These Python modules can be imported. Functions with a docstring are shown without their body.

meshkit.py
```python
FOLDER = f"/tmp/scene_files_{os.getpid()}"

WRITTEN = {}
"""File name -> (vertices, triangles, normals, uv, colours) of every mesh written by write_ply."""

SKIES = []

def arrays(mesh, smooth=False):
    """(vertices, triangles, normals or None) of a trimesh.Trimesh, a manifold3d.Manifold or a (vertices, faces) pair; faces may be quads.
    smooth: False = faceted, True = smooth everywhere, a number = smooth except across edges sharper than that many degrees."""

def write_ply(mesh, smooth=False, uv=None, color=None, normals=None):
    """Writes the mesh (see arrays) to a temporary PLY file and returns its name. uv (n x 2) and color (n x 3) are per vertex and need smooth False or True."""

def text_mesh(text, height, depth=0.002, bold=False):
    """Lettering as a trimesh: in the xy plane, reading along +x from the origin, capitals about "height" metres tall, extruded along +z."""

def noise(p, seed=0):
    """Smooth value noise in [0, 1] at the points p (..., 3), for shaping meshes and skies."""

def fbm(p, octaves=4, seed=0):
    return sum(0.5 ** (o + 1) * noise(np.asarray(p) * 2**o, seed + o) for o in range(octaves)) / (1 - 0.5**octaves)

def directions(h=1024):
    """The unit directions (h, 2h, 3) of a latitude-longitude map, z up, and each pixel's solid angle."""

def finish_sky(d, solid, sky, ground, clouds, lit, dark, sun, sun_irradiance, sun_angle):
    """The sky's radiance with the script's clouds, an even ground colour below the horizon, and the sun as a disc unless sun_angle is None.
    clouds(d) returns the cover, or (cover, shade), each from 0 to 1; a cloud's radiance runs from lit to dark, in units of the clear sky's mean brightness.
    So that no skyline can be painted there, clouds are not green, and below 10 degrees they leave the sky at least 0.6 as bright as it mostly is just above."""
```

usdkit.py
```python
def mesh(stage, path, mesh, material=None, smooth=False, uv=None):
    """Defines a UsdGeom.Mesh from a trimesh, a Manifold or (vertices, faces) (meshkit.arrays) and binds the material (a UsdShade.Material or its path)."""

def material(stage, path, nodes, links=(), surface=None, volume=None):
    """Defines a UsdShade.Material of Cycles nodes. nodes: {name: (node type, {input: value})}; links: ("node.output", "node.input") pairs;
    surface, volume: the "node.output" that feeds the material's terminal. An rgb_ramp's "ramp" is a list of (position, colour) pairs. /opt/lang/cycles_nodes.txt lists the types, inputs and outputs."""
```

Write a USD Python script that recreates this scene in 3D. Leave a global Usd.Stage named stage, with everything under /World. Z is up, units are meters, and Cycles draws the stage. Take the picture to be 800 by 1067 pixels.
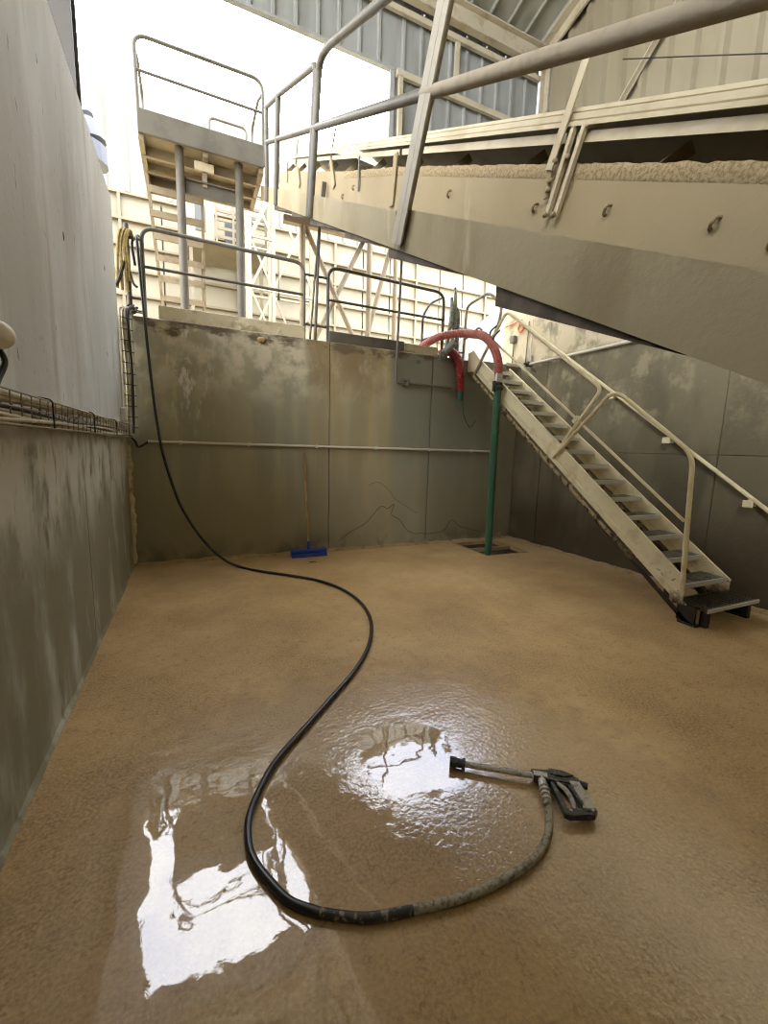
import math, numpy as np, trimesh, usdkit, meshkit, manifold3d
from pxr import Usd, UsdGeom, UsdLux, UsdShade, Gf
from shapely.geometry import Polygon, LineString

stage = Usd.Stage.CreateInMemory()
UsdGeom.SetStageUpAxis(stage, 'Z')
UsdGeom.Xform.Define(stage, '/World')
UsdGeom.Scope.Define(stage, '/World/Looks')
rng = np.random.default_rng(7)
L = lambda r, g, b: tuple((np.where(np.array([r, g, b]) / 255 <= .04045, np.array([r, g, b]) / 255 / 12.92, ((np.array([r, g, b]) / 255 + .055) / 1.055) ** 2.4)).tolist())

# ------------------------------------------------------------------ camera
PITCH, YAW, ROLL = np.radians([8.456, 24.514, 1.643])
fw = np.array([math.sin(YAW) * math.cos(PITCH), math.cos(YAW) * math.cos(PITCH), -math.sin(PITCH)])
rt = np.array([math.cos(YAW), -math.sin(YAW), 0.0])
up = np.cross(rt, fw)
rt, up = math.cos(ROLL) * rt + math.sin(ROLL) * up, -math.sin(ROLL) * rt + math.cos(ROLL) * up
cam = UsdGeom.Camera.Define(stage, '/World/camera')
cam.CreateHorizontalApertureAttr(36.0)
cam.CreateFocalLengthAttr(36.0 * 443.4 / 800)
cam.CreateClippingRangeAttr(Gf.Vec2f(.05, 500))
m4 = np.eye(4); m4[0, :3], m4[1, :3], m4[2, :3], m4[3, :3] = rt, up, -fw, (0, 0, 1.5)
cam.AddTransformOp().Set(Gf.Matrix4d(m4.tolist()))
cam.CreateExposureAttr(.4)

# ------------------------------------------------------------------ sky (bright, thin overcast)
SKY = 7.0
sky = UsdLux.DomeLight.Define(stage, '/World/sky')
usdkit.material(stage, '/World/Looks/sky_cloud', {
    'c': ('texture_coordinate', {}), 'n': ('noise_texture', {'scale': 2.6, 'detail': 5.0, 'roughness': .55}),
    'r': ('rgb_ramp', {'ramp': [(.35, L(205, 212, 232)), (.62, L(255, 254, 250))]}),
    'b': ('background_shader', {'strength': SKY})},
    [('c.generated', 'n.vector'), ('n.fac', 'r.fac'), ('r.color', 'b.color')], surface='b.background')
UsdShade.MaterialBindingAPI.Apply(sky.GetPrim()).Bind(UsdShade.Material.Get(stage, '/World/Looks/sky_cloud'))

# ------------------------------------------------------------------ materials
def M(name, base, rough=.6, metal=0., var=(), bump=None, spec=.5, extra=None):
    """var: (colour, scale xyz, lo, hi, detail[, zlo, zhi]) layers of noise blended over base; bump: (scale, strength, distance)"""
    n = {'g': ('geometry', {}), 'p': ('principled_bsdf', {'roughness': rough, 'metallic': metal, 'specular_ior_level': spec, **(extra or {})})}
    l, col = [], None
    n['c0'] = ('color', {'value': base}); col = 'c0.color'
    for i, v in enumerate(var):
        c, s, lo, hi, det = v[:5]
        s = s if np.ndim(s) else (s, s, s)
        n[f'm{i}'] = ('mapping', {'scale': s, 'location': (i * 3.7, i * 1.3, i * 2.1)})
        n[f'n{i}'] = ('noise_texture', {'scale': 1., 'detail': float(det), 'roughness': .6})
        n[f'r{i}'] = ('map_range', {'range_type': 'smoothstep', 'from_min': lo, 'from_max': hi, 'to_min': 0., 'to_max': 1., 'clamp': True})
        n[f'x{i}'] = ('mix', {'color2': c})
        l += [('g.position', f'm{i}.vector'), (f'm{i}.vector', f'n{i}.vector'), (f'n{i}.fac', f'r{i}.value'), (col, f'x{i}.color1')]
        fac = f'r{i}.result'
        if len(v) > 5:
            n[f's{i}'] = ('separate_xyz', {})
            n[f'a{i}'] = ('math', {'math_type': 'multiply_add', 'value2': .5})          # noise * .5 + z : an uneven edge
            n[f'z{i}'] = ('map_range', {'range_type': 'smoothstep', 'from_min': v[5] + .25, 'from_max': v[6] + .25, 'to_min': 0., 'to_max': 1., 'clamp': True})
            n[f'k{i}'] = ('math', {'math_type': 'multiply'})
            l += [('g.position', f's{i}.vector'), (f's{i}.z', f'a{i}.value3'), (f'n{i}.fac', f'a{i}.value1'), (f'a{i}.value', f'z{i}.value'),
                  (fac, f'k{i}.value1'), (f'z{i}.result', f'k{i}.value2')]
            fac = f'k{i}.value'
        if len(v) > 7:                                                                    # a window in x with soft sides
            n[f'u{i}'] = ('separate_xyz', {}); n[f'd{i}'] = ('math', {'math_type': 'multiply_add', 'value2': .5})
            n[f'e{i}'] = ('map_range', {'range_type': 'smoothstep', 'from_min': v[7][0] + .15, 'from_max': v[7][0] + .4, 'to_min': 0., 'to_max': 1., 'clamp': True})
            n[f'f{i}'] = ('map_range', {'range_type': 'smoothstep', 'from_min': v[7][1] + .1, 'from_max': v[7][1] + .4, 'to_min': 1., 'to_max': 0., 'clamp': True})
            n[f'h{i}'] = ('math', {'math_type': 'multiply'}); n[f'j{i}'] = ('math', {'math_type': 'multiply'})
            l += [('g.position', f'u{i}.vector'), (f'n{i}.fac', f'd{i}.value1'), (f'u{i}.x', f'd{i}.value3'), (f'd{i}.value', f'e{i}.value'), (f'd{i}.value', f'f{i}.value'),
                  (f'e{i}.result', f'h{i}.value1'), (f'f{i}.result', f'h{i}.value2'), (f'h{i}.value', f'j{i}.value1'), (fac, f'j{i}.value2')]
            fac = f'j{i}.value'
        l.append((fac, f'x{i}.fac'))
        col = f'x{i}.color'
    l.append((col, 'p.base_color'))
    if bump:
        n['bm'] = ('noise_texture', {'scale': bump[0], 'detail': 6., 'roughness': .65})
        n['b'] = ('bump', {'strength': bump[1], 'distance': bump[2]})
        l += [('g.position', 'bm.vector'), ('bm.fac', 'b.height'), ('b.normal', 'p.normal')]
    return usdkit.material(stage, '/World/Looks/' + name, n, l, surface='p.BSDF')

ONE = (-9., -8., 1)     # lo, hi: the layer everywhere, its edge set by height alone
MAT = {}
MAT['concrete_left'] = M('concrete_left', L(187, 186, 179), .75, var=[
    (L(203, 203, 198), (1.2, 1.2, .5), .45, .65, 4), (L(163, 161, 152), (3, 3, .8), .5, .8, 4),
    (L(128, 122, 108), (6, 34, 9), .665, .72, 3), (L(176, 173, 162), (2, 7, .6), .5, .75, 3),
    (L(146, 141, 120), (2, 2.2, .9), .0, .25, 5, 1.60, 1.5), (L(192, 188, 172), (5, 4, 2.0), .36, .56, 9, 1.6, 1.5), (L(112, 106, 88), (6, 6, 2.6), .54, .68, 8, 1.6, 1.5), (L(130, 124, 99), (1.2, 2.6, .8), .25, .55, 7, 1.3, .75)],
    bump=(9., .2, .02), spec=.3)
MAT['concrete_back'] = M('concrete_back', L(158, 150, 122), .6, var=[
    (L(140, 136, 115), (2.6, 1, .3), .42, .6, 5), (L(190, 181, 154), (4, 4, 3.5), .42, .6, 10, 1.9, 2.6),
    (L(150, 132, 93), (3, 1, .5), .3, .7, 6, -1, 2.5, (1.5, 2.7)), (L(172, 150, 98), (5, 1, .3), .5, .68, 6, -1, 2.4, (2.4, 2.85)),
    (L(128, 108, 74), (3, 1, 1.5), .3, .6, 7, 1.9, 2.8, (1.5, 2.6)), (L(132, 132, 116), (2, 1, .3), .2, .5, 3, -1, 2.3, (2.75, 4.6)),
    (L(206, 202, 186), (14, 9, 5), .5, .62, 8, 1.5, 2.4, (-.15, .3)), (L(176, 160, 118), (16, 9, 6), .5, .64, 8, 1.2, 2.2, (-.45, .0)),
    (L(96, 82, 60), (3, 1, 6), .38, .56, 6, 2.78, 2.86),
    (L(140, 132, 106), (1.2, 1, .5), .3, .55, 4, 1.3, .55), (L(106, 97, 74), (2, 1, 1.5), .46, .62, 5, .5, .02)], bump=(8., .3, .02), spec=.5)
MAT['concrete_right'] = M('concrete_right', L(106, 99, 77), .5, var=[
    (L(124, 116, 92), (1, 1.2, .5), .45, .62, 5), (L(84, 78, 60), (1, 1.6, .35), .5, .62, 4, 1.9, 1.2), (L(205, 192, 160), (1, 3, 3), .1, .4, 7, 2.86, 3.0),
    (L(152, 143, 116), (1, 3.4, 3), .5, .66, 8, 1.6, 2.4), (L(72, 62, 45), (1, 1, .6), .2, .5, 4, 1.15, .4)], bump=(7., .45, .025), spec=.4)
MAT['concrete_pale'] = M('concrete_pale', L(196, 182, 150), .75, var=[(L(150, 136, 108), (4, 4, 7), .5, .68, 5), (L(215, 205, 178), 6., .55, .7, 4)], bump=(14., .4, .02), spec=.3)
MAT['mortar'] = M('mortar', L(168, 144, 102), .8, var=[(L(126, 104, 70), 9., .5, .7, 6)], bump=(30., .6, .02))
MAT['cream_wall'] = M('cream_wall', L(118, 117, 108), .6, var=[(L(114, 112, 102), .8, .4, .7, 3)])
MAT['cream_siding'] = M('cream_siding', L(120, 113, 92), .6, var=[(L(111, 103, 82), 1.3, .45, .7, 4)])
MAT['cream_bar'] = M('cream_bar', L(104, 95, 74), .6, var=[(L(92, 82, 62), 2., .5, .7, 3)])
MAT['cream_tower'] = M('cream_tower', L(136, 128, 106), .6)
MAT['sheet_grey'] = M('sheet_grey', L(146, 149, 146), .45, var=[(L(132, 134, 130), (3, 3, .5), .45, .65, 4)])
MAT['sheet_cream'] = M('sheet_cream', L(140, 132, 110), .5, var=[(L(130, 121, 98), (3, 3, .5), .45, .75, 4)])
MAT['sheet_roof'] = M('sheet_roof', L(158, 160, 150), .5, var=[(L(136, 136, 124), (1, .5, 1), .45, .65, 4)])
MAT['steel_cream'] = M('steel_cream', L(178, 170, 148), .5, var=[(L(160, 148, 122), 5., .5, .68, 5)])
MAT['stair_cream'] = M('stair_cream', L(228, 217, 180), .42, var=[(L(208, 192, 150), 6., .5, .7, 5), (L(60, 46, 32), (22, 22, 22), .62, .68, 4, .8, .2), (L(48, 36, 26), (9, 9, 9), .2, .45, 4, .28, .12)])
MAT['stair_rust'] = M('stair_rust', L(178, 156, 112), .6, var=[(L(62, 48, 34), (14, 14, 14), .48, .6, 5), (L(40, 30, 22), 9., .15, .4, 4, .9, .35)])
MAT['tread_steel'] = M('tread_steel', L(150, 148, 136), .45, .3, var=[(L(120, 116, 102), 8., .45, .65, 5)])
MAT['rail_grey'] = M('rail_grey', L(92, 88, 77), .5, .2, var=[(L(78, 72, 60), 6., .5, .7, 4)])
MAT['rail_dust'] = M('rail_dust', L(160, 149, 127), .8, var=[(L(146, 133, 108), 16., .45, .75, 5)], bump=(60., .5, .004))
MAT['platform_paint'] = M('platform_paint', L(88, 83, 70), .55, var=[(L(78, 72, 60), 4., .45, .7, 4)])
MAT['platform_cream'] = M('platform_cream', L(132, 119, 94), .6, var=[(L(110, 97, 74), 4., .5, .7, 4)])
MAT['dust_panel'] = M('dust_panel', L(148, 132, 98), .8, var=[(L(142, 125, 88), (1.6, 1.6, .8), .42, .65, 4), (L(174, 161, 128), (3, 4, .6), .58, .74, 4)], bump=(18., .25, .01))
MAT['dust_band'] = M('dust_band', L(150, 138, 107), .8, var=[(L(134, 120, 88), (2, 2.4, 1), .42, .66, 5), (L(164, 152, 122), (6, 6, 1.2), .58, .7, 4)], bump=(22., .4, .01))
MAT['dust_light'] = M('dust_light', L(188, 176, 146), .7, var=[(L(172, 158, 126), 4., .45, .7, 4)])
MAT['post_grey'] = M('post_grey', L(156, 148, 130), .6, var=[(L(138, 128, 106), 3., .4, .8, 3)])
MAT['nosing'] = M('nosing', L(206, 203, 190), .45, .0)
MAT['crack'] = M('crack', L(92, 82, 62), .8)
MAT['crust'] = M('crust', L(170, 151, 114), .9, var=[(L(140, 120, 84), 70., .42, .62, 4)], bump=(120., .9, .012))
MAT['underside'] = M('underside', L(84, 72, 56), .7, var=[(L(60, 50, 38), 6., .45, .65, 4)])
MAT['belt_dark'] = M('belt_dark', L(38, 40, 44), .7)
MAT['red_rubber'] = M('red_rubber', L(182, 104, 94), .55, var=[(L(194, 138, 124), 5., .5, .66, 4)])
MAT['red_dark'] = M('red_dark', L(150, 48, 48), .45, var=[(L(120, 36, 40), 7., .5, .66, 4)])
MAT['green_pipe'] = M('green_pipe', L(50, 90, 66), .4, var=[(L(70, 108, 84), (8, 8, 1.5), .5, .68, 4), (L(40, 72, 52), (9, 9, 2), .56, .68, 4)])
MAT['clamp_steel'] = M('clamp_steel', L(188, 184, 176), .35, .7)
MAT['black_rubber'] = M('black_rubber', L(22, 22, 22), .3, spec=.6)
MAT['hose_dusty'] = M('hose_dusty', L(160, 151, 128), .7, var=[(L(104, 97, 82), (60, 60, 60), .45, .65, 5)])
MAT['hose_smear'] = M('hose_smear', L(34, 33, 31), .4, var=[(L(140, 132, 112), (40, 40, 40), .5, .68, 5)])
MAT['conduit_white'] = M('conduit_white', L(206, 200, 184), .45)
MAT['conduit_grey'] = M('conduit_grey', L(112, 106, 92), .5)
MAT['blue_plastic'] = M('blue_plastic', L(28, 58, 148), .4)
MAT['wood'] = M('wood', L(180, 148, 100), .6, var=[(L(150, 116, 72), (30, 30, 2), .45, .6, 4)])
MAT['wire'] = M('wire', L(150, 141, 120), .5, .3)
MAT['cable_pale'] = M('cable_pale', L(196, 188, 166), .6, var=[(L(150, 138, 112), 9., .5, .66, 4)])
MAT['cable_dark'] = M('cable_dark', L(40, 38, 34), .5)
MAT['white_box'] = M('white_box', L(212, 210, 200), .5)
MAT['parapet'] = M('parapet', L(116, 117, 114), .7)
MAT['lamp_shell'] = M('lamp_shell', L(214, 206, 190), .4)
MAT['duct'] = M('duct', L(98, 102, 112), .5, .0)
MAT['strap'] = M('strap', L(176, 156, 98), .8, var=[(L(140, 122, 76), 30., .48, .6, 4)])
MAT['cloth_grey'] = M('cloth_grey', L(146, 154, 146), .8, var=[(L(112, 120, 112), 20., .48, .6, 5)])
MAT['gun_metal'] = M('gun_metal', L(186, 181, 168), .38, .15, var=[(L(126, 118, 102), 60., .5, .66, 4)])
MAT['gun_black'] = M('gun_black', L(44, 43, 40), .42, var=[(L(112, 104, 88), 60., .52, .68, 5)])
MAT['gun_grip'] = M('gun_grip', L(168, 162, 148), .5, var=[(L(120, 110, 92), 40., .5, .64, 4)])
MAT['window_dark'] = M('window_dark', L(50, 54, 56), .2)
MAT['orange_paint'] = M('orange_paint', L(206, 128, 84), .6)
MAT['column_grey'] = M('column_grey', L(84, 81, 78), .5)
MAT['ground'] = M('ground', L(190, 176, 146), .9, var=[(L(170, 152, 120), .7, .4, .7, 4)])
MAT['grate_dark'] = M('grate_dark', L(86, 78, 64), .5, .4)

def floor_material():
    n = {'g': ('geometry', {}), 's': ('separate_xyz', {}),
         'p': ('principled_bsdf', {'coat_ior': 1.85, 'specular_ior_level': .25}),
         'n1': ('noise_texture', {'scale': 1.1, 'detail': 5., 'roughness': .6}), 'n2': ('noise_texture', {'scale': 17., 'detail': 7., 'roughness': .75}),
         'n3': ('noise_texture', {'scale': 75., 'detail': 3., 'roughness': .6}), 'n4': ('noise_texture', {'scale': 6., 'detail': 6., 'roughness': .62}),
         'r1': ('rgb_ramp', {'ramp': [(.3, L(134, 107, 71)), (.5, L(171, 141, 97)), (.7, L(194, 166, 121))]}),
         'r2': ('map_range', {'range_type': 'smoothstep', 'from_min': .5, 'from_max': .68, 'to_min': 0., 'to_max': .6, 'clamp': True}),
         'x2': ('mix', {'color2': L(112, 80, 44)}),
         'r3': ('map_range', {'from_min': .4, 'from_max': .64, 'to_min': .0, 'to_max': .7, 'clamp': True}),
         'x3': ('mix', {'color2': L(204, 172, 120)}),
         'bd': ('bump', {'strength': .4, 'distance': .005})}
    l = [('g.position', f'n{i}.vector') for i in (1, 2, 3, 4)] + [('g.position', 's.vector'), ('n1.fac', 'r1.fac'), ('n2.fac', 'r2.value'), ('r1.color', 'x2.color1'), ('r2.result', 'x2.fac'),
         ('n3.fac', 'r3.value'), ('x2.color', 'x3.color1'), ('r3.result', 'x3.fac'), ('n2.fac', 'bd.height'), ('bd.normal', 'p.normal')]

    def blob(k, cx, cy, rx, ry, lo, hi, wob):      # 1 inside an uneven ellipse, 0 outside
        n[f'{k}v'] = ('vector_math', {'math_type': 'subtract', 'vector2': (cx, cy, 0)})
        n[f'{k}w'] = ('vector_math', {'math_type': 'multiply', 'vector2': (1 / rx, 1 / ry, 0)})
        n[f'{k}d'] = ('vector_math', {'math_type': 'length'})
        n[f'{k}a'] = ('math', {'math_type': 'multiply_add', 'value2': wob})
        n[f'{k}r'] = ('map_range', {'range_type': 'smoothstep', 'from_min': hi + wob * .5, 'from_max': lo + wob * .5, 'to_min': 0., 'to_max': 1., 'clamp': True})
        l.extend([('g.position', f'{k}v.vector1'), (f'{k}v.vector', f'{k}w.vector1'), (f'{k}w.vector', f'{k}d.vector1'), ('n4.fac', f'{k}a.value1'), (f'{k}d.value', f'{k}a.value3'), (f'{k}a.value', f'{k}r.value')])
        return f'{k}r.result'

    wet = blob('w', .7, 1.0, 1.5, 1.75, .75, 1.05, .7)           # the hosed-down, shining area
    calm1 = blob('q', .0, 1.1, .85, 1.05, .75, 1.15, .6)          # standing water left
    calm2 = blob('t', .93, 1.66, .42, .4, .55, 1.0, 1.0)        # standing water by the nozzle
    n['cm'] = ('math', {'math_type': 'maximum'}); l += [(calm1, 'cm.value1'), (calm2, 'cm.value2')]
    n['rs'] = ('map_range', {'from_min': 0., 'from_max': 1., 'to_min': .0021, 'to_max': .00005, 'clamp': True}); l.append(('cm.value', 'rs.value'))
    n['n5'] = ('noise_texture', {'scale': 6., 'detail': 1.5, 'roughness': .5}); n['n6'] = ('noise_texture', {'scale': 48., 'detail': 3., 'roughness': .5, 'distortion': .6})
    n['h5'] = ('math', {'math_type': 'multiply', 'value2': .0018}); n['h6'] = ('math', {'math_type': 'multiply_add'})
    l += [('g.position', 'n5.vector'), ('g.position', 'n6.vector'), ('n5.fac', 'h5.value1'), ('n6.fac', 'h6.value1'), ('rs.result', 'h6.value2'), ('h5.value', 'h6.value3')]
    n['bc'] = ('bump', {'strength': 1., 'distance': 1.}); l += [('h6.value', 'bc.height'), ('bc.normal', 'p.coat_normal')]
    n['cw'] = ('math', {'math_type': 'multiply_add', 'value2': .97, 'value3': .03}); l += [(wet, 'cw.value1'), ('cw.value', 'p.coat_weight')]
    n['cr'] = ('map_range', {'from_min': 0., 'from_max': .5, 'to_min': .25, 'to_max': .0, 'clamp': True}); l += [(wet, 'cr.value'), ('cr.result', 'p.coat_roughness')]
    n['rr'] = ('map_range', {'from_min': 0., 'from_max': 1., 'to_min': .55, 'to_max': .42, 'clamp': True}); l += [(wet, 'rr.value'), ('rr.result', 'p.roughness')]
    n['xw'] = ('mix', {'color2': L(128, 94, 54)}); n['xf'] = ('math', {'math_type': 'multiply', 'value2': .25})
    l += [(wet, 'xf.value1'), ('xf.value', 'xw.fac'), ('x3.color', 'xw.color1'), ('xw.color', 'p.base_color')]
    return usdkit.material(stage, '/World/Looks/wet_floor', n, l, surface='p.BSDF')
MAT['wet_floor'] = floor_material()

# ------------------------------------------------------------------ mesh helpers
V = lambda *a: np.array(a, float)
cat = lambda ms: trimesh.util.concatenate([m for m in ms if m is not None])

def box(lo, hi):
    lo, hi = np.minimum(lo, hi), np.maximum(lo, hi)
    m = trimesh.creation.box(np.asarray(hi, float) - lo); m.apply_translation((np.asarray(lo, float) + hi) / 2)
    return m

def frame_of(t, upv):
    t = t / np.linalg.norm(t)
    s = np.cross(t, upv); s /= np.linalg.norm(s)
    return t, s, np.cross(s, t)

def bar(p, q, w, h, upv=(0, 0, 1)):
    """a rectangular bar from p to q, w wide sideways, h tall along upv"""
    p, q = V(*p), V(*q)
    t, s, u = frame_of(q - p, np.asarray(upv, float) if abs(np.dot((q - p) / np.linalg.norm(q - p), upv)) < .98 else V(0, 1, 0))
    m = trimesh.creation.box((np.linalg.norm(q - p), w, h))
    T = np.eye(4); T[:3, 0], T[:3, 1], T[:3, 2], T[:3, 3] = t, s, u, (p + q) / 2
    m.apply_transform(T)
    return m

def loft(ring, path_pts, upv):
    """a closed 2-D ring swept straight from path_pts[0] to [1]"""
    p, q = map(lambda a: V(*a), path_pts)
    t, s, u = frame_of(q - p, np.asarray(upv, float))
    m = trimesh.creation.extrude_polygon(Polygon(ring), np.linalg.norm(q - p), engine='earcut')
    T = np.eye(4); T[:3, 0], T[:3, 1], T[:3, 2], T[:3, 3] = s, u, np.cross(s, u), p
    if np.dot(np.cross(s, u), t) < 0:
        T[:3, 3] = q
    m.apply_transform(T)
    return m

def rounded(pts, r):
    pts = [V(*p) for p in pts]
    if r <= 0 or len(pts) < 3: return np.array(pts)
    out = [pts[0]]
    for a, b, c in zip(pts, pts[1:], pts[2:]):
        d1, d2 = a - b, c - b
        n1, n2 = np.linalg.norm(d1), np.linalg.norm(d2)
        k = min(r, .48 * n1, .48 * n2)
        s, e = b + d1 / n1 * k, b + d2 / n2 * k
        for t in np.linspace(0, 1, 7):
            out.append((1 - t) ** 2 * s + 2 * t * (1 - t) * b + t * t * e)
    return np.array(out + [pts[-1]])

def spline(pts, n=8):
    P = np.array([2 * V(*pts[0]) - V(*pts[1])] + [V(*p) for p in pts] + [2 * V(*pts[-1]) - V(*pts[-2])])
    out = []
    for i in range(1, len(P) - 2):
        for t in np.linspace(0, 1, n, endpoint=False):
            a, b, c, d = P[i - 1:i + 3]
            out.append(.5 * (2 * b + (c - a) * t + (2 * a - 5 * b + 4 * c - d) * t * t + (3 * b - a - 3 * c + d) * t ** 3))
    return np.array(out + [P[-2]])

def tube(pts, r, fillet=0., sides=12, radii=None):
    P = rounded(pts, fillet) if fillet else np.array([V(*p) for p in pts])
    keep = np.r_[True, np.linalg.norm(np.diff(P, axis=0), axis=1) > 1e-6]
    P = P[keep]
    rad = np.full(len(P), r) if radii is None else np.interp(np.linspace(0, 1, len(P)), np.linspace(0, 1, len(radii)), radii)
    T = np.gradient(P, axis=0); T /= np.linalg.norm(T, axis=1, keepdims=True)
    a = np.cross(T[0], V(0, 0, 1) if abs(T[0][2]) < .9 else V(1, 0, 0)); a /= np.linalg.norm(a)
    ang = np.arange(sides) * 2 * np.pi / sides
    rings = []
    for p, t, rr in zip(P, T, rad):
        a = a - t * np.dot(a, t); a /= np.linalg.norm(a)
        b = np.cross(t, a)
        rings.append(p + rr * (np.cos(ang)[:, None] * a + np.sin(ang)[:, None] * b))
    v = np.vstack(rings + [P[:1], P[-1:]])
    f = []
    for i in range(len(P) - 1):
        for j in range(sides):
            k = (j + 1) % sides
            f += [[i * sides + j, i * sides + k, (i + 1) * sides + k], [i * sides + j, (i + 1) * sides + k, (i + 1) * sides + j]]
    c0, c1, e = len(v) - 2, len(v) - 1, (len(P) - 1) * sides
    for j in range(sides):
        k = (j + 1) % sides
        f += [[c0, k, j], [c1, e + j, e + k]]
    return trimesh.Trimesh(v, f, process=False)

def prism_x(poly_yz, x0, x1):
    """polygon in the (y, z) plane, extruded along x"""
    m = trimesh.creation.extrude_polygon(Polygon(poly_yz), abs(x1 - x0), engine='earcut')
    T = np.eye(4); T[:3, :3] = np.array([[0, 0, 1], [1, 0, 0], [0, 1, 0]]); T[0, 3] = min(x0, x1)
    m.apply_transform(T); return m

def prism_y(poly_xz, y0, y1):
    m = trimesh.creation.extrude_polygon(Polygon(poly_xz), abs(y1 - y0), engine='earcut')
    T = np.eye(4); T[:3, :3] = np.array([[1, 0, 0], [0, 0, -1], [0, 1, 0]]); T[1, 3] = max(y0, y1)
    m.apply_transform(T); return m

def chamfer_box(lo, hi, c=.006):
    lo, hi = np.minimum(lo, hi).astype(float), np.maximum(lo, hi).astype(float)
    c = min(c, .4 * (hi - lo).min())
    pts = []
    for k in range(3):
        a, b = lo + c, hi - c
        a[k], b[k] = lo[k], hi[k]
        pts += [(x, y, z) for x in (a[0], b[0]) for y in (a[1], b[1]) for z in (a[2], b[2])]
    return trimesh.convex.convex_hull(np.array(pts))

def ball(c, r, sub=2, scale=(1, 1, 1)):
    m = trimesh.creation.icosphere(sub, r); m.apply_scale(scale); m.apply_translation(c); return m

def disc(p, q, r, sides=16):
    return tube([p, q], r, sides=sides)

def corrugated(w, h, pitch, top, bot, depth, thick=.004, first=.5):
    """a rib-profile sheet: width along +x, height along +z, ribs standing towards -y"""
    xs, k = [(0, 0)], 0
    x = pitch * first
    while x + bot / 2 < w - .001:
        xs += [(x - bot / 2, 0), (x - top / 2, -depth), (x + top / 2, -depth), (x + bot / 2, 0)]; x += pitch
    xs.append((w, 0))
    xs = np.array(xs)
    ring = np.vstack([xs, xs[::-1] + [0, thick]])
    m = trimesh.creation.extrude_polygon(Polygon(ring), h, engine='earcut')
    return m

# ------------------------------------------------------------------ prim helpers
used = {}
def numbered(parent, name):
    k = used.get((parent, name), 0); used[(parent, name)] = k + 1
    return f'{parent}/{name}' + (f'_{k:03d}' if k else '')

def tags(prim, **kw):
    for k, v in kw.items():
        if v: prim.SetCustomDataByKey(k, v)

class Thing:
    def __init__(self, name, label=None, category=None, base=(0, 0, 0), group=None, kind=None):
        self.path, self.base = numbered('/World', name), V(*base)
        x = UsdGeom.Xform.Define(stage, self.path); x.AddTranslateOp().Set(Gf.Vec3d(*map(float, base)))
        self.prim = x.GetPrim(); tags(self.prim, label=label, category=category, group=group, kind=kind)
    def part(self, name, mesh, mat, under=None, label=None, smooth=35, kind=None):
        path = numbered(under or self.path, name)
        m = mesh.copy(); m.apply_translation(-self.base)
        p = usdkit.mesh(stage, path, m, MAT[mat], smooth=smooth)
        tags(p.GetPrim(), label=label, kind=kind)
        return path

def single(name, mesh, mat, label=None, category=None, group=None, kind=None, smooth=35):
    path = numbered('/World', name)
    p = usdkit.mesh(stage, path, mesh, MAT[mat], smooth=smooth)
    tags(p.GetPrim(), label=label, category=category, group=group, kind=kind)
    return path

def copy_of(src, name, offset, label, category, group=None):
    path = numbered('/World', name)
    x = UsdGeom.Xform.Define(stage, path)
    x.GetPrim().GetReferences().AddInternalReference(src.path)
    x.GetPrim().SetInstanceable(True)
    x.ClearXformOpOrder(); x.AddTranslateOp().Set(Gf.Vec3d(*map(float, src.base + V(*offset))))
    tags(x.GetPrim(), label=label, category=category, group=group)

XL, XR, YB, ZB, ZL = -.67, 5.13, 5.86, 2.92, 4.06

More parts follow.
